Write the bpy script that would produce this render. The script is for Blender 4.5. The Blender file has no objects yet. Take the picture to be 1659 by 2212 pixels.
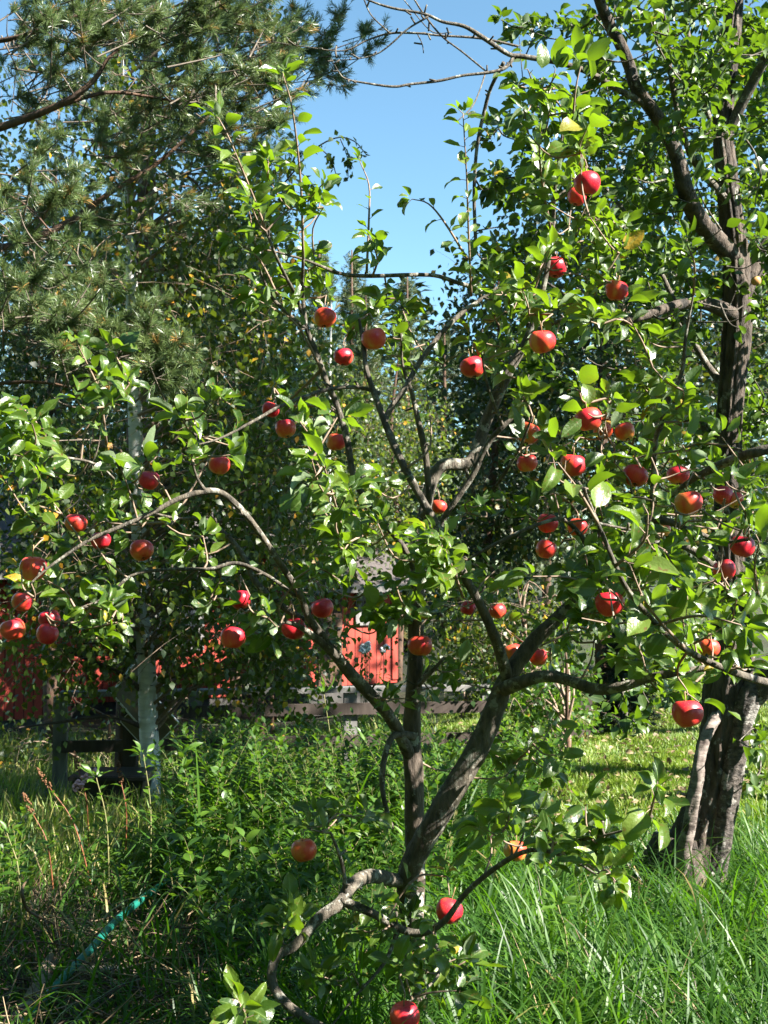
import bpy, math, random
import numpy as np

rng = np.random.default_rng(11)
random.seed(11)
S = bpy.context.scene
C = S.collection

# ------------------------------------------------------------------ camera, sky, sun, exposure
W, H, F = 1659.0, 2212.0, 2484.0          # working frame: focal length in its pixels
HORIZON = 1215.0
PITCH = math.atan((HORIZON - H / 2) / F)
CAM = np.array([0.0, 0.0, 1.5])
FW = np.array([0, math.cos(PITCH), math.sin(PITCH)])
UP = np.array([0, -math.sin(PITCH), math.cos(PITCH)])
RT = np.array([1.0, 0, 0])

cd = bpy.data.cameras.new("camera")
cam = bpy.data.objects.new("camera", cd)
C.objects.link(cam)
cam.location = CAM
cam.rotation_euler = (math.pi / 2 + PITCH, 0, 0)
cd.sensor_fit = 'VERTICAL'
cd.sensor_height = 24.0
cd.lens = 24.0 * F / H
cd.clip_start = 0.05
cd.clip_end = 2000
cd.dof.use_dof = True
cd.dof.focus_distance = 3.1
cd.dof.aperture_fstop = 9.0
S.camera = cam

SUN = np.array([0.71, -0.30, 0.64]); SUN /= np.linalg.norm(SUN)      # direction to the sun
sun_el = math.asin(SUN[2])
w = bpy.data.worlds.new("World"); S.world = w; w.use_nodes = True
nt = w.node_tree
bg = nt.nodes['Background']
sky = nt.nodes.new('ShaderNodeTexSky')
sky.sky_type = 'NISHITA'; sky.sun_disc = False
sky.sun_elevation = sun_el
sky.sun_rotation = math.atan2(SUN[0], SUN[1])
sky.air_density = 0.8; sky.dust_density = 0.0; sky.ozone_density = 1.5
wb = nt.nodes.new('ShaderNodeMix'); wb.data_type = 'RGBA'; wb.blend_type = 'MULTIPLY'; wb.inputs[0].default_value = 1.0
wb.inputs[7].default_value = (0.90, 1.11, 1.0, 1)        # white balance of the daylight
nt.links.new(sky.outputs[0], wb.inputs[6]); nt.links.new(wb.outputs[2], bg.inputs[0])
bg.inputs[1].default_value = 0.06
sl = bpy.data.lights.new("sun", 'SUN'); sl.energy = 5.0; sl.angle = math.radians(0.5); sl.color = (1, 0.95, 0.86)
so = bpy.data.objects.new("sun", sl); C.objects.link(so)
from mathutils import Vector
so.rotation_euler = Vector(SUN).to_track_quat('Z', 'Y').to_euler()
so.location = (6, -2, 9)
S.view_settings.view_transform = 'Standard'
S.view_settings.look = 'None'
S.view_settings.exposure = 2.3
S.view_settings.gamma = 1.0
cy = S.cycles
cy.max_bounces = 5; cy.diffuse_bounces = 2; cy.glossy_bounces = 2; cy.transmission_bounces = 4; cy.transparent_max_bounces = 6
cy.use_denoising = True
cy.sample_clamp_indirect = 4.0
cy.caustics_reflective = False; cy.caustics_refractive = False

# ------------------------------------------------------------------ helpers
def P(x, y, d):
    """a point of the place, given by its bearing and its distance"""
    x = np.asarray(x, float); y = np.asarray(y, float); d = np.asarray(d, float)
    a = (x - W / 2) / F * d; b = (H / 2 - y) / F * d
    return CAM + a[..., None] * RT + b[..., None] * UP + d[..., None] * FW

def proj(p):
    q = np.asarray(p) - CAM
    d = q @ FW
    dd = np.where(d > 0.05, d, 0.05)
    return W / 2 + (q @ RT) / dd * F, H / 2 - (q @ UP) / dd * F, d

def ground(x, y):
    x = np.asarray(x, float); y = np.asarray(y, float)
    s = 1 / (1 + np.exp((x - 0.6) / 0.9))
    z = -0.085 * np.clip(y - 4.2, 0, 60) * s
    return z + 0.025 * np.sin(1.7 * x + 0.6 * y) + 0.02 * np.sin(2.3 * y - x)

def on_ground(px, py, lift=0.0):
    d = np.linspace(1.5, 60, 4000)
    p = P(np.full_like(d, px), np.full_like(d, py), d)
    k = np.argmax(p[:, 2] < ground(p[:, 0], p[:, 1]) + lift)
    return p[k]

def norm(v):
    return v / np.maximum(np.linalg.norm(v, axis=-1, keepdims=True), 1e-9)

class Acc:
    def __init__(s):
        s.V = []; s.Q = []; s.T = []; s.mq = []; s.mt = []; s.tint = []; s.acr = []; s.n = 0
    def add(s, V, Q=None, T=None, tint=0.5, across=0.0, mat=0):
        V = np.asarray(V, float).reshape(-1, 3); n = len(V)
        s.V.append(V)
        s.tint.append(np.broadcast_to(np.asarray(tint, float), (n,)))
        s.acr.append(np.broadcast_to(np.asarray(across, float), (n,)))
        if Q is not None and len(Q):
            Q = np.asarray(Q, int).reshape(-1, 4); s.Q.append(Q + s.n); s.mq.append(np.full(len(Q), mat))
        if T is not None and len(T):
            T = np.asarray(T, int).reshape(-1, 3); s.T.append(T + s.n); s.mt.append(np.full(len(T), mat))
        s.n += n
    def build(s, name, mats, parent=None, origin=None, smooth=True):
        me = bpy.data.meshes.new(name)
        V = np.concatenate(s.V) if s.V else np.zeros((0, 3))
        if origin is not None: V = V - np.asarray(origin)
        Q = np.concatenate(s.Q) if s.Q else np.zeros((0, 4), int)
        T = np.concatenate(s.T) if s.T else np.zeros((0, 3), int)
        loops = np.concatenate([Q.ravel(), T.ravel()]).astype(np.int32)
        start = np.concatenate([np.arange(len(Q)) * 4, len(Q) * 4 + np.arange(len(T)) * 3]).astype(np.int32)
        me.vertices.add(len(V)); me.vertices.foreach_set("co", V.astype(np.float32).ravel())
        me.loops.add(len(loops)); me.loops.foreach_set("vertex_index", loops)
        me.polygons.add(len(start)); me.polygons.foreach_set("loop_start", start)
        mi = np.concatenate([np.concatenate(s.mq) if s.mq else np.zeros(0), np.concatenate(s.mt) if s.mt else np.zeros(0)]).astype(np.int32)
        me.polygons.foreach_set("material_index", mi)
        me.polygons.foreach_set("use_smooth", np.full(len(start), smooth))
        a = me.attributes.new("tint", 'FLOAT', 'POINT'); a.data.foreach_set("value", np.concatenate(s.tint).astype(np.float32))
        a = me.attributes.new("across", 'FLOAT', 'POINT'); a.data.foreach_set("value", np.concatenate(s.acr).astype(np.float32))
        me.update(calc_edges=True); me.validate()
        for m in (mats if isinstance(mats, (list, tuple)) else [mats]): me.materials.append(m)
        o = bpy.data.objects.new(name, me); C.objects.link(o)
        if parent is not None: o.parent = parent
        elif origin is not None: o.location = origin
        return o

def tag(o, label=None, cat=None, group=None, kind=None):
    if label: o['label'] = label
    if cat: o['category'] = cat
    if group: o['group'] = group
    if kind: o['kind'] = kind
    return o

def thing(name, loc, label, cat, group=None):
    o = bpy.data.objects.new(name, None); C.objects.link(o)
    o.location = loc; o.empty_display_size = 0.1
    return tag(o, label, cat, group)

def smooth_path(pts, sub):
    p = np.asarray(pts, float)
    if len(p) < 3 or sub <= 1: 
        if sub <= 1: return p
    q = np.vstack([2 * p[0] - p[1], p, 2 * p[-1] - p[-2]])
    out = []
    t = np.linspace(0, 1, sub, endpoint=False)[:, None]
    for i in range(len(p) - 1):
        a, b, c, d = q[i], q[i + 1], q[i + 2], q[i + 3]
        out.append(0.5 * ((2 * b) + (-a + c) * t + (2 * a - 5 * b + 4 * c - d) * t ** 2 + (-a + 3 * b - 3 * c + d) * t ** 3))
    out.append(p[-1:])
    return np.vstack(out)

def tube(acc, pts, radii, sides=8, sub=4, mat=0, rough=0.0, tint=0.5, cap=True, ridge=0.0):
    """a tapered limb along a smooth path; the last column of pts may not be a radius"""
    pts = np.asarray(pts, float)
    r = np.asarray(radii, float)
    if r.ndim == 0 or len(np.atleast_1d(r)) == 2 and len(pts) != 2:
        r = np.linspace(np.atleast_1d(r)[0], np.atleast_1d(r)[-1], len(pts))
    c = smooth_path(np.hstack([pts, r[:, None]]), sub)
    p, r = c[:, :3], np.maximum(c[:, 3], 1e-4)
    n = len(p)
    t = norm(np.gradient(p, axis=0))
    u = np.zeros((n, 3))
    a = np.array([0.31, 0.9, 0.2]) if abs(t[0][2]) > 0.7 else np.array([0.1, 0.2, 1.0])
    u[0] = norm(a - (a @ t[0]) * t[0])
    for i in range(1, n):
        b = u[i - 1] - (u[i - 1] @ t[i]) * t[i]; u[i] = b / max(np.linalg.norm(b), 1e-9)
    v = np.cross(t, u)
    th = np.arange(sides) / sides * 2 * math.pi
    rr = r[:, None] * np.ones((1, sides))
    if rough: 
        ph = rng.uniform(0, 6.28, 4)
        s = np.arange(n)[:, None]
        rr = rr * (1 + rough * (0.6 * np.sin(3 * th + 0.35 * s + ph[0]) + 0.4 * np.sin(5 * th - 0.5 * s + ph[1]) + 0.5 * rng.uniform(-1, 1, (n, sides))))
    if ridge:
        s = np.arange(n)[:, None]; k = max(4, sides // 5)
        wob = np.cumsum(rng.normal(size=(n, 1)) * .10, 0)
        f = np.abs(np.sin(k * th / 2 + wob + .25 * np.sin(s * .5))) ** .7 + .35 * np.abs(np.sin(k * 1.5 * th / 2 + 1.7 * wob + 2))
        rr = rr * (1 - ridge + ridge * f)
    V = p[:, None] + rr[..., None] * (np.cos(th)[None, :, None] * u[:, None] + np.sin(th)[None, :, None] * v[:, None])
    i = np.arange(n - 1)[:, None]; j = np.arange(sides)[None]; k = (j + 1) % sides
    Q = np.stack([i * sides + j, i * sides + k, (i + 1) * sides + k, (i + 1) * sides + j], -1).reshape(-1, 4)
    T = None
    V = V.reshape(-1, 3)
    if cap:
        V = np.vstack([V, p[:1] - t[:1] * r[0] * .2, p[-1:] + t[-1:] * r[-1] * .4])
        j = np.arange(sides); k = (j + 1) % sides; m = n * sides
        T = np.vstack([np.stack([k, j, np.full(sides, m)], -1), np.stack([m - sides + j, m - sides + k, np.full(sides, m + 1)], -1)])
    acc.add(V, Q, T, tint=tint, mat=mat)

def leaf_blades(acc, B, D, N, L, wr=0.62, fold=0.35, curl=0.5, tint=0.5, nu=5, cols=(-1, 0, 1), mat=0, shape='apple', wave=0.06, stalk=0.0):
    """one blade per row of B: base point, length direction D, upper side N, length L"""
    B = np.asarray(B, float).reshape(-1, 3); n = len(B)
    if n == 0: return
    f = lambda a: np.broadcast_to(np.asarray(a, float), (n,))
    L, wr, fold, curl, tint = f(L), f(wr), f(fold), f(curl), f(tint)
    D = norm(np.asarray(D, float)); N = np.asarray(N, float)
    N = norm(N - (N * D).sum(1, keepdims=True) * D)
    b = np.cross(D, N)
    t = np.linspace(0, 1, nu + 1)
    if shape == 'apple':   prof = np.sin(math.pi * np.clip(t, 0, 1) ** 0.82) ** 0.75
    elif shape == 'lance': prof = np.sin(math.pi * t ** 0.75) ** 1.1
    elif shape == 'birch': prof = np.where(t < .35, t / .35, (1 - t) / .65) ** 0.9
    prof = np.maximum(prof, 0.015)
    th = -curl[:, None] * (t - 0.15)
    ds = 1.0 / nu
    x = np.concatenate([np.zeros((n, 1)), np.cumsum(np.cos((th[:, 1:] + th[:, :-1]) / 2), 1) * ds], 1)
    z = np.concatenate([np.zeros((n, 1)), np.cumsum(np.sin((th[:, 1:] + th[:, :-1]) / 2), 1) * ds], 1)
    cen = B[:, None] + L[:, None, None] * ((x + stalk)[..., None] * D[:, None] + z[..., None] * N[:, None])
    nn = -np.sin(th)[..., None] * D[:, None] + np.cos(th)[..., None] * N[:, None]
    cols = np.asarray(cols, float); m = len(cols)
    wv = (L * wr / 2)[:, None] * prof[None]
    ph = rng.uniform(0, 6.28, (n, 1)); fr = rng.uniform(5, 10, (n, 1))
    wav = np.sin(fr * t[None] + ph) * wave * L[:, None]
    ser = 1 + rng.uniform(-0.09, 0.09, (n, nu + 1))
    V = np.zeros((n, nu + 1, m, 3))
    for k, s in enumerate(cols):
        V[:, :, k] = cen + (wv * s * ser)[..., None] * (np.cos(fold)[:, None, None] * b[:, None]) + (wv * abs(s) * np.sin(fold)[:, None] + wav * s * abs(s) * prof[None])[..., None] * nn
    i = np.arange(nu)[:, None]; j = np.arange(m - 1)[None]
    q = np.stack([i * m + j, i * m + j + 1, (i + 1) * m + j + 1, (i + 1) * m + j], -1).reshape(-1, 4)
    Q = (q[None] + (np.arange(n) * (nu + 1) * m)[:, None, None]).reshape(-1, 4)
    acr = np.broadcast_to(cols[None, None], (n, nu + 1, m)).reshape(-1)
    acc.add(V.reshape(-1, 3), Q, tint=np.repeat(tint, (nu + 1) * m), across=acr, mat=mat)

def rand_dir(n):
    return norm(rng.normal(size=(n, 3)))

def box(acc, c, ax, half, mat=0, tint=0.5):
    """box centred at c with axes ax (3 rows) and half sizes"""
    c = np.asarray(c, float); ax = np.asarray(ax, float)
    s = np.array([[i, j, k] for i in (-1, 1) for j in (-1, 1) for k in (-1, 1)], float)
    V = c + (s * np.asarray(half)) @ ax
    Q = [[0, 1, 3, 2], [4, 6, 7, 5], [0, 4, 5, 1], [2, 3, 7, 6], [0, 2, 6, 4], [1, 5, 7, 3]]
    acc.add(V, Q, tint=tint, mat=mat)

# ------------------------------------------------------------------ materials
def new_mat(name):
    m = bpy.data.materials.new(name); m.use_nodes = True
    nt = m.node_tree
    return m, nt, nt.nodes['Principled BSDF'], nt.nodes['Material Output']

def ramp(nt, stops, fac=None, interp='LINEAR'):
    r = nt.nodes.new('ShaderNodeValToRGB'); r.color_ramp.interpolation = interp
    e = r.color_ramp.elements
    while len(e) < len(stops): e.new(0.5)
    for el, (p, c) in zip(e, stops): el.position = p; el.color = (*c, 1)
    if fac is not None: nt.links.new(fac, r.inputs[0])
    return r

def noise(nt, scale, detail=4, rough=0.6, vec=None, stretch=None):
    tc = nt.nodes.new('ShaderNodeTexCoord')
    src = tc.outputs['Object']
    if stretch:
        mp = nt.nodes.new('ShaderNodeMapping'); mp.inputs['Scale'].default_value = stretch
        nt.links.new(src, mp.inputs[0]); src = mp.outputs[0]
    n = nt.nodes.new('ShaderNodeTexNoise'); n.inputs['Scale'].default_value = scale
    n.inputs['Detail'].default_value = detail; n.inputs['Roughness'].default_value = rough
    nt.links.new(src, n.inputs['Vector'])
    return n

def bump(nt, h, strength, dist, bsdf):
    b = nt.nodes.new('ShaderNodeBump'); b.inputs['Strength'].default_value = strength; b.inputs['Distance'].default_value = dist
    nt.links.new(h, b.inputs['Height']); nt.links.new(b.outputs[0], bsdf.inputs['Normal'])
    return b

def leaf_mat(name, stops, under=None, trans=(0.30, 0.45, 0.04), tmix=0.35, rough=0.38, spec=0.5, vein=0.0, spots=False):
    m, nt, bs, out = new_mat(name)
    at = nt.nodes.new('ShaderNodeAttribute'); at.attribute_name = 'tint'
    r = ramp(nt, stops, at.outputs['Fac'])
    col = r.outputs[0]
    if vein:
        ac = nt.nodes.new('ShaderNodeAttribute'); ac.attribute_name = 'across'
        ab = nt.nodes.new('ShaderNodeMath'); ab.operation = 'ABSOLUTE'; nt.links.new(ac.outputs['Fac'], ab.inputs[0])
        vr = ramp(nt, [(0.0, (1, 1, 1)), (0.14, (0, 0, 0))], ab.outputs[0])
        mx = nt.nodes.new('ShaderNodeMix'); mx.data_type = 'RGBA'
        ml = nt.nodes.new('ShaderNodeMath'); ml.operation = 'MULTIPLY'; ml.inputs[1].default_value = vein
        nt.links.new(vr.outputs[0], ml.inputs[0]); nt.links.new(ml.outputs[0], mx.inputs[0])
        nt.links.new(col, mx.inputs[6]); mx.inputs[7].default_value = (0.22, 0.30, 0.10, 1)
        col = mx.outputs[2]
    if spots:
        ns = noise(nt, 90, 2)
        sr = ramp(nt, [(0.62, (0, 0, 0)), (0.69, (1, 1, 1))], ns.outputs[0])
        mx = nt.nodes.new('ShaderNodeMix'); mx.data_type = 'RGBA'
        nt.links.new(sr.outputs[0], mx.inputs[0]); nt.links.new(col, mx.inputs[6]); mx.inputs[7].default_value = (0.12, 0.07, 0.02, 1)
        col = mx.outputs[2]
        nb = noise(nt, 140, 2); bump(nt, nb.outputs[0], 0.35, 0.004, bs)
    if under:
        ge = nt.nodes.new('ShaderNodeNewGeometry')
        mx = nt.nodes.new('ShaderNodeMix'); mx.data_type = 'RGBA'
        nt.links.new(ge.outputs['Backfacing'], mx.inputs[0]); nt.links.new(col, mx.inputs[6]); mx.inputs[7].default_value = (*under, 1)
        col = mx.outputs[2]
    nt.links.new(col, bs.inputs['Base Color'])
    bs.inputs['Roughness'].default_value = rough
    bs.inputs['Specular IOR Level'].default_value = spec
    tr = nt.nodes.new('ShaderNodeBsdfTranslucent')
    hm = nt.nodes.new('ShaderNodeMix'); hm.data_type = 'RGBA'; hm.inputs[0].default_value = 0.75
    nt.links.new(r.outputs[0], hm.inputs[6]); hm.inputs[7].default_value = (*trans, 1)
    nt.links.new(hm.outputs[2], tr.inputs[0])
    ms = nt.nodes.new('ShaderNodeMixShader'); ms.inputs[0].default_value = tmix
    nt.links.new(bs.outputs[0], ms.inputs[1]); nt.links.new(tr.outputs[0], ms.inputs[2]); nt.links.new(ms.outputs[0], out.inputs[0])
    return m

def bark_mat(name, c1, c2, c3, scale=30, stretch=(1, 1, .35), bstr=0.6, bdist=0.01, patch=0.58, rough=0.85):
    m, nt, bs, out = new_mat(name)
    n1 = noise(nt, scale, 6, 0.65, stretch=stretch)
    r1 = ramp(nt, [(0.35, c1), (0.65, c2)], n1.outputs[0])
    n2 = noise(nt, scale * 0.45, 5, 0.7)
    r2 = ramp(nt, [(patch, (0, 0, 0)), (patch + 0.05, (1, 1, 1))], n2.outputs[0])
    mx = nt.nodes.new('ShaderNodeMix'); mx.data_type = 'RGBA'
    nt.links.new(r2.outputs[0], mx.inputs[0]); nt.links.new(r1.outputs[0], mx.inputs[6]); mx.inputs[7].default_value = (*c3, 1)
    nt.links.new(mx.outputs[2], bs.inputs['Base Color'])
    bs.inputs['Roughness'].default_value = rough
    bump(nt, n1.outputs[0], bstr, bdist, bs)
    return m

def plain(name, c1, c2, scale=20, rough=0.7, stretch=None, bstr=0.2, bdist=0.004, spec=0.4):
    m, nt, bs, out = new_mat(name)
    n1 = noise(nt, scale, 5, 0.6, stretch=stretch)
    r = ramp(nt, [(0.3, c1), (0.7, c2)], n1.outputs[0])
    nt.links.new(r.outputs[0], bs.inputs['Base Color'])
    bs.inputs['Roughness'].default_value = rough; bs.inputs['Specular IOR Level'].default_value = spec
    if bstr: bump(nt, n1.outputs[0], bstr, bdist, bs)
    return m

M = {}
M['apple_leaf'] = leaf_mat('apple_leaf', [(0, (0.014, 0.034, 0.007)), (0.45, (0.032, 0.070, 0.009)), (0.85, (0.075, 0.125, 0.012)), (0.965, (0.13, 0.19, 0.03)), (0.985, (0.42, 0.26, 0.02)), (1, (0.30, 0.12, 0.02))],
    under=(0.20, 0.26, 0.15), trans=(0.28, 0.48, 0.008), tmix=0.32, rough=0.38, spec=0.6, vein=0.5, spots=True)
M['old_leaf'] = leaf_mat('old_leaf', [(0, (0.012, 0.030, 0.006)), (0.5, (0.028, 0.063, 0.008)), (0.95, (0.07, 0.12, 0.013)), (0.985, (0.40, 0.26, 0.02)), (1, (0.30, 0.15, 0.02))],
    under=(0.15, 0.21, 0.10), trans=(0.21, 0.38, 0.008), tmix=0.26, rough=0.42, spec=0.5, vein=0.3)
M['birch_leaf'] = leaf_mat('birch_leaf', [(0, (0.018, 0.038, 0.009)), (0.6, (0.040, 0.070, 0.013)), (0.88, (0.08, 0.11, 0.02)), (0.93, (0.45, 0.27, 0.02)), (1, (0.40, 0.18, 0.02))], trans=(0.26, 0.36, 0.02), tmix=0.35, rough=0.42)
M['bush_leaf'] = leaf_mat('bush_leaf', [(0, (0.014, 0.040, 0.007)), (0.6, (0.042, 0.10, 0.010)), (0.9, (0.08, 0.15, 0.015)), (1, (0.35, 0.22, 0.03))], trans=(0.22, 0.42, 0.02), tmix=0.35, rough=0.42)
M['needle'] = leaf_mat('needle', [(0, (0.022, 0.045, 0.016)), (0.5, (0.085, 0.135, 0.045)), (0.86, (0.22, 0.28, 0.10)), (0.90, (0.34, 0.20, 0.06)), (1, (0.42, 0.22, 0.06))], trans=(0.2, 0.28, 0.08), tmix=0.25, rough=0.35, spec=0.6)
M['far_needle'] = leaf_mat('far_needle', [(0, (0.035, 0.06, 0.03)), (0.6, (0.08, 0.115, 0.05)), (0.9, (0.14, 0.16, 0.06)), (1, (0.28, 0.17, 0.05))], trans=(0.16, 0.20, 0.05), tmix=0.25, rough=0.5)
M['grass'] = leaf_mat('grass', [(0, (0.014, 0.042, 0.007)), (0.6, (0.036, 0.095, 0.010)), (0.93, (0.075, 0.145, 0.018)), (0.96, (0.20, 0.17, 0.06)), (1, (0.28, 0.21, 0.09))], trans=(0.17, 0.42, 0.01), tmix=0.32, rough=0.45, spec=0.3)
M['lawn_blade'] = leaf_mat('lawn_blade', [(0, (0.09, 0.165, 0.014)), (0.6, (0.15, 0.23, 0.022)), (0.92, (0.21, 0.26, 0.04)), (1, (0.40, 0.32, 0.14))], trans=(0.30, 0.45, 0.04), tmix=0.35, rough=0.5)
M['dead'] = leaf_mat('dead_stalk', [(0, (0.04, 0.024, 0.014)), (0.6, (0.11, 0.07, 0.038)), (1, (0.34, 0.25, 0.14))], trans=(0.3, 0.2, 0.1), tmix=0.1, rough=0.6)
M['bark'] = bark_mat('apple_bark', (0.035, 0.029, 0.022), (0.135, 0.112, 0.083), (0.25, 0.24, 0.20), scale=50, patch=0.55, bstr=1.0, bdist=.012)
M['twig_bark'] = plain('twig_bark', (0.14, 0.09, 0.06), (0.30, 0.22, 0.16), 60, 0.7)
M['trunk_bark'] = bark_mat('trunk_bark', (0.03, 0.023, 0.018), (0.16, 0.12, 0.09), (0.36, 0.35, 0.31), scale=26, patch=0.55, bstr=1.0, bdist=0.02)
M['old_bark'] = bark_mat('old_bark', (0.012, 0.009, 0.007), (0.12, 0.088, 0.065), (0.28, 0.265, 0.235), scale=30, stretch=(1, 1, 0.3), patch=0.60, bstr=1.0, bdist=0.03)
M['pale_bark'] = bark_mat('pale_bark', (0.08, 0.058, 0.048), (0.28, 0.23, 0.20), (0.05, 0.036, 0.03), scale=24, stretch=(.5, .5, 1.8), patch=0.56, bstr=0.7)
M['flaky_bark'] = bark_mat('flaky_bark', (0.02, 0.016, 0.013), (0.13, 0.105, 0.09), (0.27, 0.25, 0.225), scale=32, stretch=(1, 1, 1.6), patch=0.55, bstr=1.0, bdist=0.02)
M['pine_bark'] = bark_mat('pine_bark', (0.04, 0.022, 0.014), (0.13, 0.07, 0.04), (0.09, 0.065, 0.05), scale=14, bstr=0.9, bdist=0.02)
M['dry_twig'] = plain('dry_twig', (0.08, 0.06, 0.045), (0.20, 0.165, 0.13), 30, 0.8)

def birch_bark():
    m, nt, bs, out = new_mat('birch_bark')
    n1 = noise(nt, 7, 3, 0.6, stretch=(1, 1, 4.0))
    r1 = ramp(nt, [(0.33, (0.02, 0.02, 0.02)), (0.37, (0.48, 0.47, 0.45)), (0.7, (0.70, 0.69, 0.66))], n1.outputs[0])
    nt.links.new(r1.outputs[0], bs.inputs['Base Color']); bs.inputs['Roughness'].default_value = 0.7
    bump(nt, n1.outputs[0], 0.4, 0.01, bs)
    return m
M['birch_bark'] = birch_bark()

def apple_skin():
    m, nt, bs, out = new_mat('apple_skin')
    tc = nt.nodes.new('ShaderNodeTexCoord')
    oi = nt.nodes.new('ShaderNodeObjectInfo')
    ad = nt.nodes.new('ShaderNodeVectorMath'); ad.operation = 'ADD'
    sc = nt.nodes.new('ShaderNodeVectorMath'); sc.operation = 'SCALE'
    nt.links.new(oi.outputs['Random'], sc.inputs['Scale']); sc.inputs[0].default_value = (9, 7, 0)
    nt.links.new(tc.outputs['Object'], ad.inputs[0]); nt.links.new(sc.outputs[0], ad.inputs[1])
    mp = nt.nodes.new('ShaderNodeMapping'); mp.inputs['Scale'].default_value = (1, 1, 0.22); nt.links.new(ad.outputs[0], mp.inputs[0])
    n1 = nt.nodes.new('ShaderNodeTexNoise'); n1.inputs['Scale'].default_value = 55; n1.inputs['Detail'].default_value = 4
    nt.links.new(mp.outputs[0], n1.inputs['Vector'])
    n0 = nt.nodes.new('ShaderNodeTexNoise'); n0.inputs['Scale'].default_value = 16; n0.inputs['Detail'].default_value = 2
    nt.links.new(ad.outputs[0], n0.inputs['Vector'])
    sx = nt.nodes.new('ShaderNodeSeparateXYZ'); nt.links.new(tc.outputs['Object'], sx.inputs[0])
    # red blush grows on the side that had the sun (a fixed side of the fruit), the other cheek stays orange-yellow
    def math_(op, a, b):
        n = nt.nodes.new('ShaderNodeMath'); n.operation = op
        for i, q in enumerate((a, b)):
            if isinstance(q, (int, float)): n.inputs[i].default_value = q
            else: nt.links.new(q, n.inputs[i])
        return n.outputs[0]
    bl = math_('ADD', math_('MULTIPLY', sx.outputs[0], 4.5), math_('MULTIPLY', sx.outputs[2], 5.0))
    bl = math_('ADD', bl, math_('MULTIPLY', math_('SUBTRACT', n1.outputs[0], 0.5), 0.9))
    bl = math_('ADD', bl, math_('MULTIPLY', math_('SUBTRACT', n0.outputs[0], 0.5), 0.9))
    bl = math_('ADD', bl, math_('MULTIPLY', math_('SUBTRACT', oi.outputs['Random'], 0.5), 0.55))
    bl = math_('ADD', bl, math_('MULTIPLY', sx.outputs[1], -2.5))
    bl = math_('ADD', bl, 0.51)
    r = ramp(nt, [(0.0, (0.66, 0.44, 0.08)), (0.18, (0.74, 0.27, 0.06)), (0.42, (0.70, 0.085, 0.035)), (0.72, (0.62, 0.022, 0.035)), (1, (0.46, 0.010, 0.028))], bl)
    vo = nt.nodes.new('ShaderNodeTexVoronoi'); vo.inputs['Scale'].default_value = 260; nt.links.new(ad.outputs[0], vo.inputs['Vector'])
    vr = ramp(nt, [(0.10, (1, 1, 1)), (0.2, (0, 0, 0))], vo.outputs['Distance'])
    mx = nt.nodes.new('ShaderNodeMix'); mx.data_type = 'RGBA'
    nt.links.new(math_('MULTIPLY', vr.outputs[0], 0.35), mx.inputs[0]); nt.links.new(r.outputs[0], mx.inputs[6]); mx.inputs[7].default_value = (0.75, 0.45, 0.25, 1)
    nt.links.new(mx.outputs[2], bs.inputs['Base Color'])
    bs.inputs['Roughness'].default_value = 0.36; bs.inputs['Specular IOR Level'].default_value = 0.5
    bs.inputs['Subsurface Weight'].default_value = 0.08; bs.inputs['Subsurface Radius'].default_value = (0.01, 0.004, 0.002)
    return m
M['apple'] = apple_skin()
M['green_apple'] = plain('green_apple', (0.16, 0.22, 0.06), (0.28, 0.32, 0.10), 30, 0.4, bstr=0)
M['pale_apple'] = plain('pale_apple', (0.50, 0.30, 0.10), (0.55, 0.22, 0.10), 30, 0.4, bstr=0)
M['stalk'] = plain('apple_stalk', (0.14, 0.09, 0.04), (0.30, 0.22, 0.10), 60, 0.7, bstr=0)

# ------------------------------------------------------------------ setting: ground
def soil_mat():
    m, nt, bs, out = new_mat('soil')
    n1 = noise(nt, 1.1, 6, 0.7); n2 = noise(nt, 14, 6, 0.75)
    r1 = ramp(nt, [(0.35, (0.030, 0.022, 0.013)), (0.60, (0.040, 0.070, 0.014))], n1.outputs[0])
    r2 = ramp(nt, [(0.3, (0.35, 0.35, 0.35)), (0.75, (1.3, 1.2, 1.0))], n2.outputs[0])
    mx = nt.nodes.new('ShaderNodeMix'); mx.data_type = 'RGBA'; mx.blend_type = 'MULTIPLY'; mx.inputs[0].default_value = 1
    nt.links.new(r1.outputs[0], mx.inputs[6]); nt.links.new(r2.outputs[0], mx.inputs[7])
    nt.links.new(mx.outputs[2], bs.inputs['Base Color']); bs.inputs['Roughness'].default_value = 0.95
    bump(nt, n2.outputs[0], 0.8, 0.04, bs)
    return m
M['soil'] = soil_mat()
xs = np.concatenate([np.linspace(-400, -24, 16), np.linspace(-22, 22, 111), np.linspace(24, 400, 16)])
ys = np.concatenate([np.linspace(-60, -3, 10), np.linspace(-2, 40, 141), np.linspace(42, 900, 30)])
gx, gy = np.meshgrid(xs, ys)
gz = ground(gx, np.minimum(gy, 40))
a = Acc(); nx = len(xs)
i = np.arange(len(ys) - 1)[:, None]; j = np.arange(nx - 1)[None]
a.add(np.stack([gx, gy, gz], -1).reshape(-1, 3), np.stack([i * nx + j, i * nx + j + 1, (i + 1) * nx + j + 1, (i + 1) * nx + j], -1).reshape(-1, 4))
tag(a.build('ground', M['soil']), kind='structure')

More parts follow.
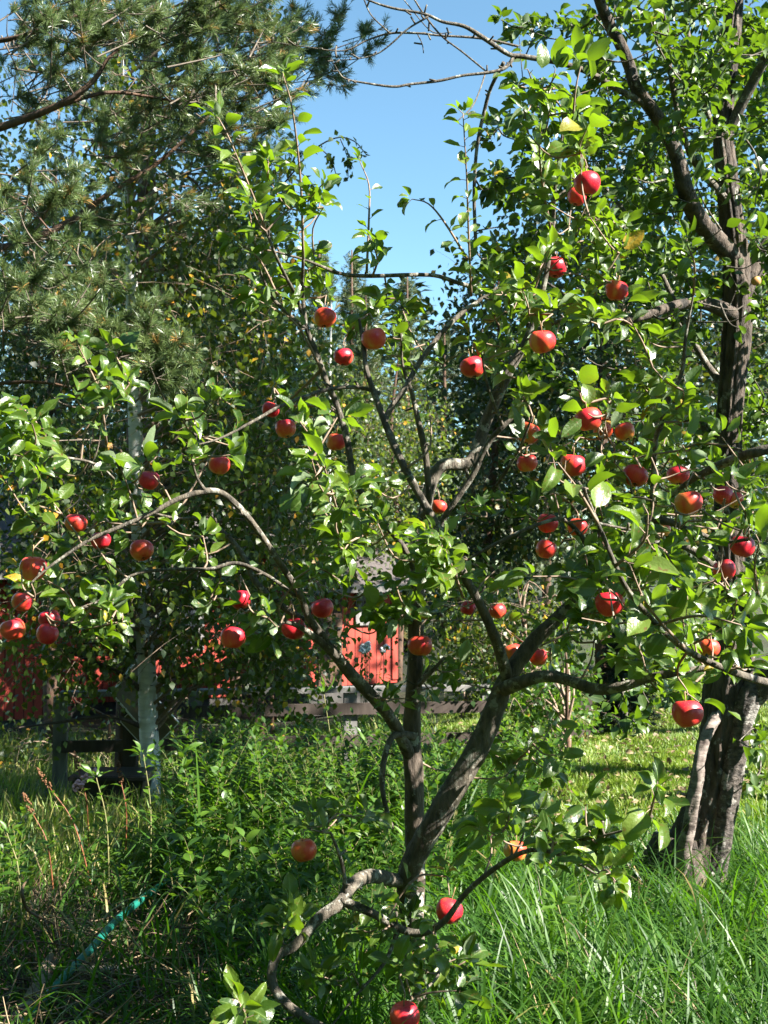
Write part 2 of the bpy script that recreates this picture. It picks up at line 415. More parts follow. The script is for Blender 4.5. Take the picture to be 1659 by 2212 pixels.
# ------------------------------------------------------------------ buildings
def board_mat(name, c1, c2):
    m, nt, bs, out = new_mat(name)
    tc = nt.nodes.new('ShaderNodeTexCoord')
    wv = nt.nodes.new('ShaderNodeTexWave'); wv.inputs['Scale'].default_value = 2.2; wv.bands_direction = 'X'; wv.inputs['Distortion'].default_value = 0.1
    nt.links.new(tc.outputs['Object'], wv.inputs[0])
    n1 = noise(nt, 7, 6, 0.7, stretch=(1, 1, .15))
    r = ramp(nt, [(0.3, c1), (0.7, c2)], n1.outputs[0])
    wr = ramp(nt, [(0.0, (0.25, 0.25, 0.25)), (0.10, (1, 1, 1))], wv.outputs[0])
    mx = nt.nodes.new('ShaderNodeMix'); mx.data_type = 'RGBA'; mx.blend_type = 'MULTIPLY'; mx.inputs[0].default_value = 1
    nt.links.new(r.outputs[0], mx.inputs[6]); nt.links.new(wr.outputs[0], mx.inputs[7])
    nt.links.new(mx.outputs[2], bs.inputs['Base Color']); bs.inputs['Roughness'].default_value = 0.85
    bump(nt, wr.outputs[0], 0.5, 0.02, bs)
    return m
M['red_board'] = board_mat('red_board', (0.30, 0.035, 0.022), (0.42, 0.06, 0.038))
M['grey_wood'] = plain('grey_wood', (0.09, 0.085, 0.085), (0.22, 0.21, 0.20), 16, 0.85, stretch=(1, 1, .2), bstr=0.5)
M['white_paint'] = plain('white_paint', (0.70, 0.69, 0.66), (0.80, 0.79, 0.77), 12, 0.6)
M['roof_sheet'] = plain('roof_sheet', (0.05, 0.043, 0.042), (0.11, 0.09, 0.085), 9, 0.8, stretch=(6, 1, 1))
M['pane'] = plain('window_pane', (0.02, 0.025, 0.03), (0.04, 0.05, 0.06), 3, 0.08, bstr=0, spec=0.8)
M['stone'] = plain('stone_foot', (0.03, 0.028, 0.026), (0.08, 0.075, 0.07), 6, 0.9)

def house(name, right_end, yaw, length, depth, wall_h, roof_h, windows, label, door=None):
    """right_end: foot of the corner at the right end of the front; local x runs along the front to the left"""
    e = thing(name, right_end, label, 'house')
    e.rotation_euler = (0, 0, yaw)          # front looks along local -y
    I = np.eye(3)
    wa = Acc()
    x0, x1, y1, h, r = -length, 0.0, depth, wall_h, roof_h
    V = [(x0, 0, 0), (x1, 0, 0), (x1, y1, 0), (x0, y1, 0), (x0, 0, h), (x1, 0, h), (x1, y1, h), (x0, y1, h), (x0, y1 / 2, h + r), (x1, y1 / 2, h + r)]
    wa.add(V, [(0, 1, 5, 4), (1, 2, 6, 5), (2, 3, 7, 6), (3, 0, 4, 7)], [(5, 6, 9), (7, 4, 8)])
    wa.build('wall', M['red_board'], e, smooth=False)
    f = Acc(); box(f, ((x0 + x1) / 2, y1 / 2, -0.25), I, (length / 2 - .03, y1 / 2 - .03, 0.24)); f.build('foundation', M['stone'], e, smooth=False)
    ra = Acc()
    ov, th = 0.35, 0.07
    for s in (0, 1):
        ya, yb = (-ov, y1 / 2) if s == 0 else (y1 + ov, y1 / 2)
        za, zb = h - r * ov / (y1 / 2) + .03, h + r + .03
        V = [(x0 - ov, ya, za), (x1 + ov, ya, za), (x1 + ov, yb, zb), (x0 - ov, yb, zb)]
        V += [(p[0], p[1], p[2] + th) for p in V]
        ra.add(V, [(3, 2, 1, 0), (4, 5, 6, 7), (0, 1, 5, 4), (1, 2, 6, 5), (2, 3, 7, 6), (3, 0, 4, 7)])
    ro = ra.build('roof', M['roof_sheet'], e, smooth=False)
    t = Acc(); box(t, ((x0 + x1) / 2, -ov - .02, h - r * ov / (y1 / 2) + .02), I, (length / 2 + ov, 0.015, 0.07)); t.build('fascia', M['grey_wood'], ro, smooth=False)
    c = Acc(); box(c, (x1 - .05, -0.012, h / 2), I, (0.06, 0.012, h / 2 - .06)); c.build('corner_board', M['white_paint'] if 'white corner' in label else M['red_board'], e, smooth=False)
    for (wx, wz, ww, wh) in windows:
        fr = Acc(); t_ = 0.06
        for (cx, cz, hx, hz) in ((wx, wz + wh / 2, ww / 2 + t_, t_), (wx, wz - wh / 2, ww / 2 + t_, t_), (wx - ww / 2, wz, t_, wh / 2 - t_), (wx + ww / 2, wz, t_, wh / 2 - t_), (wx, wz, 0.02, wh / 2 - t_)):
            box(fr, (cx, -0.025, cz), I, (hx, 0.022, hz))
        fo = fr.build('window', M['grey_wood'], e, smooth=False)
        pn = Acc(); box(pn, (wx, -0.006, wz), I, (ww / 2, 0.004, wh / 2)); pn.build('pane', M['pane'], fo, smooth=False)
    if door:
        dx, dw, dh = door
        da = Acc(); box(da, (dx, -0.02, dh / 2), I, (dw / 2, 0.018, dh / 2)); dob = da.build('door', M['pine_bark'], e, smooth=False)
        ha = Acc(); box(ha, (dx + dw * .35, -0.06, 1.0), I, (0.05, 0.02, 0.012)); ha.build('handle', M['pane'], dob, smooth=False)
    return e

def foot(px, d):
    p = P(px, HORIZON, d); z = ground(p[0], p[1]); return np.array([p[0], p[1], float(z)])
p = foot(157, 18); house('red_cabin', p + (0, 0, .25), math.radians(27), 7.0, 5, 2.4, 1.5, [(-1.6, 1.55, .8, .7), (-4.2, 1.55, .8, .7)],
    'red boarded cabin in bright sun at the left edge, beyond the fence')
p = foot(700, 25); house('red_barn', p + (0, 0, .25), math.radians(22), 8.0, 6, 2.5, 1.6, [(-3.2, 1.5, 1.0, .9), (-6.0, 1.5, 1.0, .9)],
    'long red barn with dark roof behind the white birch trunk', door=(-1.5, 1.1, 2.0))
p = foot(858, 20.5); house('red_cottage', p + (0, 0, .2), math.radians(30), 1.75, 3, 1.8, 0.6, [(-0.6, 1.3, .40, .42)],
    'small red cottage with one grey framed window behind the middle of the apple tree', door=(-1.35, .45, 1.5))

# ------------------------------------------------------------------ fence, sign, beds
M['dark_wood'] = plain('dark_wood', (0.035, 0.025, 0.02), (0.08, 0.06, 0.05), 16, 0.85, stretch=(1, 1, .2), bstr=0.5)
M['sign_back'] = plain('sign_back', (0.10, 0.085, 0.05), (0.16, 0.13, 0.08), 8, 0.6)
FD0, FD1 = P(135, HORIZON, 10.0), P(1180, HORIZON, 10.6)
fdir = FD1 - FD0; fdir[2] = 0; flen = np.linalg.norm(fdir); fdir /= flen
fax = np.array([fdir, [-fdir[1], fdir[0], 0], [0, 0, 1]])
fb = np.array([*FD0[:2], float(ground(*FD0[:2]))])
fence = thing('wooden_fence', fb, 'weathered grey wooden rail fence crossing behind the apple tree', 'fence')
for px in (135, 412, 742, 1045):
    s = (px - 135) / (1180 - 135) * flen
    c = FD0 + fdir * s; g = float(ground(c[0], c[1])) - .2
    q = Acc(); top = 0.34
    box(q, (c[0], c[1], (g + top) / 2), fax, (0.058, 0.05, (top - g) / 2)); q.build('post', M['grey_wood'], fence, fb, smooth=False)
for z0, hz, hy, s0, s1 in ((0.365, 0.022, 0.08, 0, flen + .4), (0.20, 0.05, 0.018, 1.05, flen + .4), (-0.08, 0.05, 0.018, 0.02, flen + .4)):
    q = Acc(); c = FD0 + fdir * (s0 + s1) / 2
    off = fax[1] * (-0.07 if hy < .05 else 0)
    box(q, (c[0] + off[0], c[1] + off[1], z0), fax, ((s1 - s0) / 2, hy, hz)); q.build('rail', M['grey_wood'] if hy > .05 else M['dark_wood'], fence, fb, smooth=False)

sp = P(286, HORIZON, 9.6); sp[2] = float(ground(sp[0], sp[1])) - .1
sign = thing('sign_post', sp, 'dark post with two diamond boards seen from behind, beside the birch trunk', 'sign')
q = Acc(); box(q, (sp[0], sp[1], (sp[2] + .75) / 2), np.eye(3), (0.055, 0.055, (.75 - sp[2]) / 2)); q.build('post', M['dark_wood'], sign, sp, smooth=False)
for px, py, yaw, hd in ((288, 1490, .9, .27), (330, 1557, -.15, .24)):
    c = P(px, py, 9.5); ux = np.array([math.cos(yaw), math.sin(yaw), 0]); uz = np.array([0, 0, 1.0]); uy = np.cross(uz, ux)
    ax = np.array([(ux + uz) / math.sqrt(2), (ux - uz) / math.sqrt(2), uy])
    q = Acc(); box(q, c - uy * .07, ax, (hd * .72, hd * .72, .012)); bo = q.build('board', M['sign_back'], sign, sp, smooth=False)
    q = Acc()
    for s in (-1, 1):
        box(q, c - uy * .07 + ax[0] * s * (hd * .72 + .003), ax, (.0025, hd * .72, .013)); box(q, c - uy * .07 + ax[1] * s * (hd * .72 + .003), ax, (hd * .72, .0025, .013))
    q.build('edge_strip', M['white_paint'], bo, sp, smooth=False)

for px, py, d, ln, lab in ((60, 1772, 8.3, 2.2, 'grey weathered bed plank lying beyond the thicket, below the leftmost fence post'), (20, 1866, 6.6, 1.5, 'grey bed plank lowest at the left edge, nearest of the two')):
    c = P(px, py, d); c[2] = float(ground(c[0], c[1])) + .09
    q = Acc(); box(q, (0, 0, 0), np.eye(3), (ln / 2, .025, .10)); o = q.build('bed_plank', M['grey_wood'], None, c, smooth=False)
    o.rotation_euler = (0, 0.01, -0.05); tag(o, lab, 'plank')
# dark plastic tub behind the pink flower
tp = P(245, 1725, 8.6); tp[2] = float(ground(tp[0], tp[1]))
tub = thing('plastic_tub', tp, 'black plastic tub on the ground behind the pink flower spike', 'tub')
M['black_plastic'] = plain('black_plastic', (0.012, 0.012, 0.013), (0.025, 0.025, 0.027), 5, 0.4, bstr=0)
def frustum_box(acc, z0, z1, a0, b0, a1, b1, t):
    R = []
    for (z, a_, b_) in ((z0, a0, b0), (z1, a1, b1), (z1, a1 - t, b1 - t), (z0 + t, a0 - t, b0 - t)):
        R += [(-a_, -b_, z), (a_, -b_, z), (a_, b_, z), (-a_, b_, z)]
    Q = [(4 * k + i, 4 * k + (i + 1) % 4, 4 * k + 4 + (i + 1) % 4, 4 * k + 4 + i) for k in range(3) for i in range(4)] + [(12, 13, 14, 15), (3, 2, 1, 0)]
    acc.add(R, Q)
q = Acc(); frustum_box(q, 0, .24, .22, .16, .26, .19, .012); q.build('tub_body', M['black_plastic'], tub, smooth=False)
q = Acc(); frustum_box(q, .243, .27, .285, .215, .285, .215, .03); q.build('rim', M['black_plastic'], tub, smooth=False)

# ------------------------------------------------------------------ the apples: bearing, height and size of each, with what tells it apart
APPLES = [
 (1268, 397, 58, 'red apple high on the right with a curled leaf across its face'),
 (1246, 424, 42, 'orange apple peeking out below left of the highest large apple'),
 (1200, 577, 48, 'red apple under a yellowing leaf, left of the two upper right apples below the topmost'),
 (1332, 628, 50, 'red apple behind a lit yellow-green leaf, hanging left of the old trunk'),
 (1172, 738, 58, 'big orange-red apple under a rosette of pale leaves, just below the upper right pair'),
 (702, 687, 48, 'red apple highest on the left upright branch, with a dark eye beneath'),
 (807, 732, 54, 'dull orange-red apple in shade under a dark leaf rosette near the top centre'),
 (742, 771, 43, 'small red apple lowest in the upper centre trio'),
 (1020, 793, 52, 'bright red apple alone before the narrow sky gap, against a thin upright twig'),
 (585, 885, 40, 'dark red apple in shade at the end of the arching thin branch'),
 (617, 925, 44, 'orange apple with a bird pecked hole half hidden by bright leaves'),
 (727, 955, 44, 'dull orange apple half behind the upright branch and bright leaf cluster'),
 (473, 1004, 48, 'red apple just above the bend of the long left branch'),
 (322, 1037, 46, 'dark red apple half covered by one round leaf above the long left branch'),
 (164, 1130, 48, 'dark red shaded apple above the long left branch near its tip'),
 (218, 1168, 44, 'red apple mostly behind pale leaves on the long left branch'),
 (306, 1188, 50, 'bright red apple hanging by a visible stalk below the left branch'),
 (71, 1227, 57, 'bright crimson apple with a white glint at the tip of the left branch'),
 (48, 1300, 46, 'orange-red apple behind a white-lit leaf, below the crimson one at far left'),
 (27, 1360, 56, 'leftmost apple, pinkish red with a pale leaf lying over it'),
 (107, 1338, 46, 'dark red apple, upper one of a touching pair at far left'),
 (103, 1370, 48, 'dark red apple, lower one of a touching pair at far left'),
 (519, 1295, 46, 'red apple partly under a long leaf, higher of two left of the main fork'),
 (504, 1377, 54, 'round shaded orange-red apple before the birch foliage, lower of two left of the main fork'),
 (696, 1314, 48, 'orange-red apple just right of the leaning left limb, before the red cottage'),
 (634, 1358, 54, 'yellowish orange apple behind a thin bare branch stub on the left limb'),
 (907, 1395, 53, 'shiny bright red apple hanging alone before the central stem'),
 (948, 1095, 36, 'small orange apple in the crotch where the central stems part'),
 (1143, 936, 50, 'glossy deep red apple above an orange one, right of centre'),
 (1139, 1001, 44, 'pale orange apple directly under a glossy deep red one'),
 (1271, 906, 60, 'large dark orange-red apple in shade with its eye showing, in the right hand bunch'),
 (1302, 930, 44, 'shaded orange apple tucked against the right of the large dark one'),
 (1350, 932, 44, 'red apple mostly in leaf shade at the right end of the right hand bunch'),
 (1238, 1005, 56, 'red apple split by a big dark leaf shadow above the large pale leaf'),
 (1372, 1027, 54, 'round red apple beside the upright twig, first of the row right of centre'),
 (1465, 1027, 48, 'red apple cut off by a leaf on its right, just above the large right one'),
 (1487, 1086, 60, 'large bright red apple with orange base on the right side'),
 (1562, 1070, 44, 'red apple half under leaves, right of the large bright one'),
 (1588, 1080, 38, 'orange apple behind leaves near the right edge, touching its red neighbour'),
 (1183, 1130, 46, 'red apple above a twin, upper of the pair right of the centre'),
 (1248, 1140, 44, 'red apple in shade behind a shoot of big leaves'),
 (1180, 1186, 44, 'orange-red apple below its twin with a leaf shadow across the top'),
 (1432, 1145, 34, 'small glimpse of a red apple deep between the right hand leaves'),
 (1603, 1180, 54, 'red apple close to the right edge under a wide yellow-green leaf'),
 (1565, 1231, 50, 'red apple bitten by a leaf outline below, near the right edge'),
 (1317, 1304, 62, 'large pinkish red apple wrapped by leaves on the near right branch'),
 (1531, 1400, 46, 'red apple behind a twig above the old trunk fork'),
 (1012, 1314, 34, 'small red apple just left of the sunlit slanting branch'),
 (1074, 1320, 38, 'dim orange-green apple just right of the sunlit slanting branch'),
 (1108, 1410, 44, 'orange apple behind the thick right limb, on its left side'),
 (1163, 1420, 40, 'red apple with greenish base peeking out right of the thick limb'),
 (1485, 1541, 66, 'very large red apple hanging low beside the old trunk'),
 (656, 1837, 55, 'dark red apple with a small glint over the thicket, low left of the trunk'),
 (970, 1967, 58, 'glossy dark red apple hanging low right of the trunk before the grass'),
 (1113, 1838, 50, 'orange apple half hidden in the low right leaf spray'),
 (874, 2195, 66, 'bright red apple lowest of all at the bottom edge'),
]
def apple_shape(seed):
    r = np.random.default_rng(seed); nu, nv = 28, 18
    th = np.linspace(0, math.pi, nv + 1)
    ph = np.arange(nu) / nu * 2 * math.pi
    rad = 0.5 * (np.sin(th) ** 0.93); z = 0.47 * np.cos(th)
    z = z - 0.15 * np.exp(-(th / 0.33) ** 2) + 0.09 * np.exp(-((math.pi - th) / 0.30) ** 2)
    rad = rad * (1 + 0.07 * np.cos(th))
    k = r.uniform(0, 6.28, 3); s = r.uniform(-.05, .05, 2)
    lob = 1 + 0.018 * np.cos(5 * ph + k[0])[None] * (1 - np.cos(th)[:, None]) + 0.02 * np.cos(2 * ph + k[1])[None] + 0.015 * np.cos(3 * ph + k[2])[None]
    X = rad[:, None] * lob * np.cos(ph)[None] + s[0] * z[:, None]; Y = rad[:, None] * lob * np.sin(ph)[None] + s[1] * z[:, None]
    Z = np.broadcast_to(z[:, None], X.shape) * (1 + 0.05 * np.cos(ph + k[0])[None])
    V = np.stack([X, Y, Z], -1).reshape(-1, 3)
    i = np.arange(nv)[:, None]; j = np.arange(nu)[None]; kk = (j + 1) % nu
    Q = np.stack([i * nu + j, (i + 1) * nu + j, (i + 1) * nu + kk, i * nu + kk], -1).reshape(-1, 4)
    return V, Q
proto = []
D0 = 0.07
for sd in range(6):
    V, Q = apple_shape(sd + 3)
    a = Acc(); a.add(V * D0, Q); m_apple = a.build('apple', M['apple'])
    zt = V[:28, 2].mean() * D0
    a = Acc(); ln = 0.018 + 0.006 * (sd % 3)
    tube(a, [(0, 0, zt - .003), (0.001, 0, zt + ln * .5), (0.004 * (sd % 2), .003, zt + ln + .008)], [0.0014, 0.0013, 0.0019], 6, 3); st = a.build('stalk', M['stalk'], m_apple)
    a = Acc(); zb = V[-28:, 2].mean() * D0
    n = 5; ang = np.arange(n) / n * 6.28 + sd
    leaf_blades(a, np.stack([0.003 * np.cos(ang), .003 * np.sin(ang), np.full(n, zb + .001)], -1), np.stack([np.cos(ang), np.sin(ang), np.full(n, -1.1)], -1), np.stack([np.cos(ang), np.sin(ang), np.full(n, .8)], -1), 0.009, wr=.5, nu=3, tint=.1)
    tube(a, [(0, 0, zb + .002), (0, 0, zb - .002)], [0.004, 0.0035], 7, 1, tint=.0)
    ca = a.build('calyx', M['dead'], m_apple)
    proto.append((m_apple, st, ca))
apple_pts = []     # centre, radius
def hang_apple(i, x, y, dia, label, group='apples on the front apple tree', mat=None, depth=None):
    d = depth or float(np.clip(F * 0.0715 / dia, 2.45, 3.75))
    size = dia * d / F
    c = P(x, y, d)
    if i < 6 and mat is None: tr = proto[i]
    else: tr = [o.copy() for o in proto[i % 6]]
    if tr[0].name not in C.objects:
        for o in tr: C.objects.link(o)
        for o in tr[1:]: o.parent = tr[0]
    o = tr[0]; o.location = c
    s = size / D0; o.scale = (s, s, s * rng.uniform(.93, 1.03))
    o.rotation_euler = (rng.uniform(-.35, .22), rng.uniform(-.3, .3), rng.uniform(-.7, .7))
    tag(o, label, 'apple', group)
    if mat: o.data = o.data.copy(); o.data.materials[0] = mat
    apple_pts.append((x, y, dia / 2, d, c, size))
for i, (x, y, dia, lab) in enumerate(APPLES): hang_apple(i, x, y, dia, lab)
hang_apple(100, 264, 1354, 20, 'tiny green unripe apple right of the touching dark red pair', mat=M['green_apple'], depth=3.2)
hang_apple(101, 1633, 607, 22, 'small pale orange apple in the fork of the old trunk at the right edge', 'apples on the old tree', mat=M['pale_apple'], depth=5.1)

def clear_of_apples(pts, keep=0.06):
    """fruit hangs at the outside of the crown: drop most leaves that grow right in front of an apple"""
    x, y, d = proj(pts)
    ok = np.ones(len(pts), bool)
    for (ax, ay, r, ad, c, s) in apple_pts:
        hit = ((x - ax) ** 2 + (y - ay) ** 2 < (r + 16) ** 2) & (d < ad + .01)
        ok &= ~hit | (rng.random(len(pts)) < keep)
        q = pts - c; t = q @ SUN                      # and the side that coloured in the sun
        off = np.linalg.norm(q - t[:, None] * SUN, axis=1)
        ok &= ~((t > 0) & (t < .55) & (off < s * .5 + .015)) | (rng.random(len(pts)) < .22)
    return ok

# ------------------------------------------------------------------ apple tree builder
LIT_LIMBS = [(480, 1065, 620, 1240, 3.3, 26, .2), (620, 1240, 745, 1440, 3.4, 28, .2), (745, 1440, 850, 1562, 3.5, 30, .15), (300, 1118, 480, 1060, 3.1, 20, .3),
 (1010, 1256, 1098, 1470, 3.3, 28, .15), (820, 880, 940, 1130, 3.3, 24, .2), (902, 903, 926, 1085, 3.5, 20, .25), (663, 710, 766, 1037, 3.45, 22, .2), (833, 903, 1034, 650, 3.4, 20, .3),
 (955, 1006, 1142, 725, 3.7, 22, .3), (970, 1102, 1090, 915, 3.46, 20, .3), (1105, 1450, 1205, 1335, 3.4, 36, .15), (1085, 1490, 1400, 1465, 3.3, 28, .15), (1075, 1515, 900, 1860, 3.4, 40, .35),
 (893, 1500, 893, 1800, 3.5, 34, .2), (1280, 1130, 1480, 1402, 2.6, 18, .35), (1480, 1402, 1659, 1480, 2.7, 22, .3), (740, 590, 990, 608, 3.7, 22, .15), (735, 1950, 590, 2090, 3.1, 26, .1), (590, 2090, 700, 2215, 3.0, 26, .1), (755, 1912, 868, 2008, 3.1, 22, .3),
 (1412, 1080, 1490, 680, 3.3, 18, .3), (1100, 120, 1390, 215, 4.9, 24, .12), (1290, 0, 1410, 240, 4.95, 30, .15), (1466, 350, 1549, 520, 5.25, 34, .15), (1600, 985, 1659, 970, 3, 26, .2), (1580, 1500, 1500, 1900, 5.3, 60, .1), (1330, 690, 1440, 665, 5, 22, .3), (955, 1006, 1050, 995, 3.7, 24, .2), (1000, 57, 1100, 120, 4.7, 40, .05)]
class Foliage:
    def __init__(s): s.B = []; s.D = []; s.N = []; s.L = []; s.t = []
    def put(s, B, D, N, L, t): s.B.append(B); s.D.append(D); s.N.append(N); s.L.append(L); s.t.append(t)
    def flush(s, acc, mat, thin=None, **kw):
        if not s.B: return
        B, D, N, L, t = (np.concatenate(v) for v in (s.B, s.D, s.N, s.L, s.t))
        mid = B + norm(D) * (L * .6)[:, None]
        ok = clear_of_apples(mid)
        tip = B + norm(D) * (L * 1.05)[:, None]
        ok &= clear_of_apples(tip, 0.2)
        for (xa, ya, xb, yb, dd, wd, keep) in LIT_LIMBS:        # wood that stands free of leaves
            x, y, d = proj(mid); u = np.array([xb - xa, yb - ya], float); l2 = u @ u
            tt = np.clip(((x - xa) * u[0] + (y - ya) * u[1]) / l2, 0, 1)
            ok &= ~((np.hypot(x - xa - tt * u[0], y - ya - tt * u[1]) < wd) & (d < dd)) | (rng.random(len(mid)) < keep)
        if thin is not None: ok &= thin(mid)
        B, D, N, L, t = B[ok], D[ok], N[ok], L[ok], t[ok]; n = len(B)
        leaf_blades(acc, B, D, N, L, wr=rng.uniform(.50, .72, n), fold=rng.uniform(.05, .85, n), curl=rng.uniform(-.4, 1.7, n), tint=t, mat=mat, **kw)
        return n

def leaf_tint(n, lo=0.05, hi=0.93, odd=0.02):
    t = rng.uniform(lo, hi, n); k = rng.random(n) < odd
    t[k] = rng.uniform(.965, 1.0, k.sum()); return t

def rosette(fol, p, axis, n, L, spread=1.0, light=0.0):
    axis = norm(axis)
    a = rng.uniform(0, 6.28) + np.arange(n) * 2.4
    u = norm(np.cross(axis, [0.3, 0.1, 1.0] if abs(axis[2]) < .9 else [1.0, 0, 0])); v = np.cross(axis, u)
    el = rng.uniform(.35, 1.25, n) * spread
    D = np.cos(el)[:, None] * axis + np.sin(el)[:, None] * (np.cos(a)[:, None] * u + np.sin(a)[:, None] * v) + rng.normal(size=(n, 3)) * .18
    D[:, 2] -= rng.uniform(0, .5, n)
    N = np.array([0, 0, .55]) + 0.6 * SUN + rng.normal(size=(n, 3)) * .55
    Ls = L * rng.uniform(.55, 1.15, n)
    B = p + norm(D) * (Ls * rng.uniform(.18, .4, n))[:, None]
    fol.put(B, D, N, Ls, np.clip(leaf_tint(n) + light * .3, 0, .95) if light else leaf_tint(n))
    return B

def shoot(fol, wood, pts, r0, L, gap, tip=6, light=0.0, mat=0):
    pts = np.asarray(pts); tube(wood, pts, [r0, r0 * .35], 6, 4, mat=mat)
    c = smooth_path(pts, 6); seg = np.linalg.norm(np.diff(c, axis=0), axis=1); s = np.concatenate([[0], np.cumsum(seg)])
    n = max(2, int(s[-1] / gap)); q = np.linspace(s[-1] * .12, s[-1], n)
    B = np.stack([np.interp(q, s, c[:, k]) for k in range(3)], -1)
    T = norm(np.stack([np.interp(q, s, np.gradient(c[:, k])) for k in range(3)], -1))
    a = rng.uniform(0, 6.28) + np.arange(n) * 2.4 + rng.normal(size=n) * .3
    u = norm(np.cross(T, np.array([.2, 1, .1]))); v = np.cross(T, u)
    out = np.cos(a)[:, None] * u + np.sin(a)[:, None] * v
    D = out + T * rng.uniform(.25, .9, n)[:, None] + rng.normal(size=(n, 3)) * .12; D[:, 2] -= .05
    N = T * .5 + np.array([0, 0, .3]) + .7 * SUN + rng.normal(size=(n, 3)) * .3
    Ls = L * np.linspace(1.05, .72, n) * rng.uniform(.7, 1.12, n)
    for b, dd, l in zip(B, norm(D), Ls): tube(wood, [b, b + dd * l * .28 + (0, 0, .002)], [0.0013, .0009], 4, 1, mat=mat, cap=False)
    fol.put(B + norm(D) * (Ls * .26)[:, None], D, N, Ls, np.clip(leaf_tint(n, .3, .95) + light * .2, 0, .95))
    if tip: rosette(fol, B[-1], T[-1], tip, L * .75, .8, light)

def tree_samples(limbs):
    return np.vstack([smooth_path(l, 6) for l in limbs])

class Wood(list):
    """points along the wood of a tree; new twigs are added, so later twigs fork from earlier ones"""
    def __init__(s, a): s.a = np.asarray(a)
    def grow(s, pts): s.a = np.vstack([s.a, pts])

def join_twig(wood, samp, p, r=0.0022, maxd=0.7, sag=0.02, mat=0):
    """a spur twig from the nearest wood below or beside p"""
    grow = samp if isinstance(samp, Wood) else None
    if grow is not None: samp = grow.a
    dv = p - samp; dist = np.linalg.norm(dv, axis=1) + np.clip(-dv[:, 2], 0, None) * .8
    k = int(np.argmin(dist)); b = samp[k]
    L = np.linalg.norm(p - b)
    if L > maxd or L < .01: b = p + norm(b - p) * min(L, maxd * .45)
    mid = (b + p) / 2 + rng.normal(size=3) * L * .10 + np.array([0, 0, -L * .08])
    tube(wood, [b, mid, p], [max(r * 1.5, r * (1 + L * 2.5)), r * 1.2, r * .75], 5, 3, mat=mat, cap=False)
    if grow is not None:
        t = np.linspace(.25, 1, 4)[:, None]; grow.grow(b + (p - b) * t)
    return b

def near_first(pts, samp):
    a = samp.a if isinstance(samp, Wood) else samp
    return pts[np.argsort([np.min(np.linalg.norm(a - p, axis=1)) for p in pts])]

def ell_points(e):
    cx, cy, rx, ry, d0, d1, n = e
    r = np.sqrt(rng.random(n)); a = rng.uniform(0, 6.28, n)
    return P(cx + rx * r * np.cos(a), cy + ry * r * np.sin(a), rng.uniform(d0, d1, n))

def limb(spec):
    """[(x, y, depth, width in frame px)] -> points, radii"""
    s = np.array(spec, float)
    return P(s[:, 0], s[:, 1], s[:, 2]), s[:, 3] / 2 * s[:, 2] / F

# --- the front apple tree
LIMBS = [(480, 1065, 620, 1240, 3.3, 26, .2), (620, 1240, 745, 1440, 3.4, 28, .2), (745, 1440, 850, 1562, 3.5, 30, .15), (300, 1118, 480, 1060, 3.1, 20, .3),
 (1010, 1256, 1098, 1470, 3.3, 28, .15), (820, 880, 940, 1130, 3.3, 24, .2), (902, 903, 926, 1085, 3.5, 20, .25), (663, 710, 766, 1037, 3.45, 22, .2), (833, 903, 1034, 650, 3.4, 20, .3),
 (955, 1006, 1142, 725, 3.7, 22, .3), (970, 1102, 1090, 915, 3.46, 20, .3), (1105, 1450, 1205, 1335, 3.4, 36, .15), (1085, 1490, 1400, 1465, 3.3, 28, .15), (1075, 1515, 900, 1860, 3.4, 50, .12),
 (893, 1500, 893, 1800, 3.5, 34, .2), (1280, 1130, 1480, 1402, 2.6, 18, .35), (1480, 1402, 1659, 1480, 2.7, 22, .3), (740, 590, 990, 608, 3.7, 22, .15), (735, 1950, 590, 2090, 3.1, 26, .1), (590, 2090, 700, 2215, 3.0, 26, .1), (755, 1912, 868, 2008, 3.1, 22, .3),
 (1412, 1080, 1490, 680, 3.3, 18, .3), (1100, 120, 1390, 215, 4.9, 24, .12), (1290, 0, 1410, 240, 4.95, 30, .15), (1466, 350, 1549, 520, 5.25, 34, .15), (1600, 985, 1659, 970, 3, 26, .2), (1580, 1500, 1500, 1900, 5.3, 60, .1), (1330, 690, 1440, 665, 5, 22, .3), (955, 1006, 1050, 995, 3.7, 24, .2), (1000, 57, 1100, 120, 4.7, 40, .05)]
class Foliage:
    def __init__(s): s.B = []; s.D = []; s.N = []; s.L = []; s.t = []
    def put(s, B, D, N, L, t): s.B.append(B); s.D.append(D); s.N.append(N); s.L.append(L); s.t.append(t)
    def flush(s, acc, mat, thin=None, **kw):
        if not s.B: return
        B, D, N, L, t = (np.concatenate(v) for v in (s.B, s.D, s.N, s.L, s.t))
        mid = B + norm(D) * (L * .6)[:, None]
        ok = clear_of_apples(mid)
        tip = B + norm(D) * (L * 1.05)[:, None]
        ok &= clear_of_apples(tip, 0.2)
        for (xa, ya, xb, yb, dd, wd, keep) in LIT_LIMBS:        # wood that stands free of leaves
            x, y, d = proj(mid); u = np.array([xb - xa, yb - ya], float); l2 = u @ u
            tt = np.clip(((x - xa) * u[0] + (y - ya) * u[1]) / l2, 0, 1)
            ok &= ~((np.hypot(x - xa - tt * u[0], y - ya - tt * u[1]) < wd) & (d < dd)) | (rng.random(len(mid)) < keep)
        if thin is not None: ok &= thin(mid)
        B, D, N, L, t = B[ok], D[ok], N[ok], L[ok], t[ok]; n = len(B)
        leaf_blades(acc, B, D, N, L, wr=rng.uniform(.50, .72, n), fold=rng.uniform(.05, .85, n), curl=rng.uniform(-.4, 1.7, n), tint=t, mat=mat, **kw)
        return n

def leaf_tint(n, lo=0.15, hi=0.93, odd=0.012):
    t = rng.uniform(lo, hi, n); k = rng.random(n) < odd
    t[k] = rng.uniform(.965, 1.0, k.sum()); return t

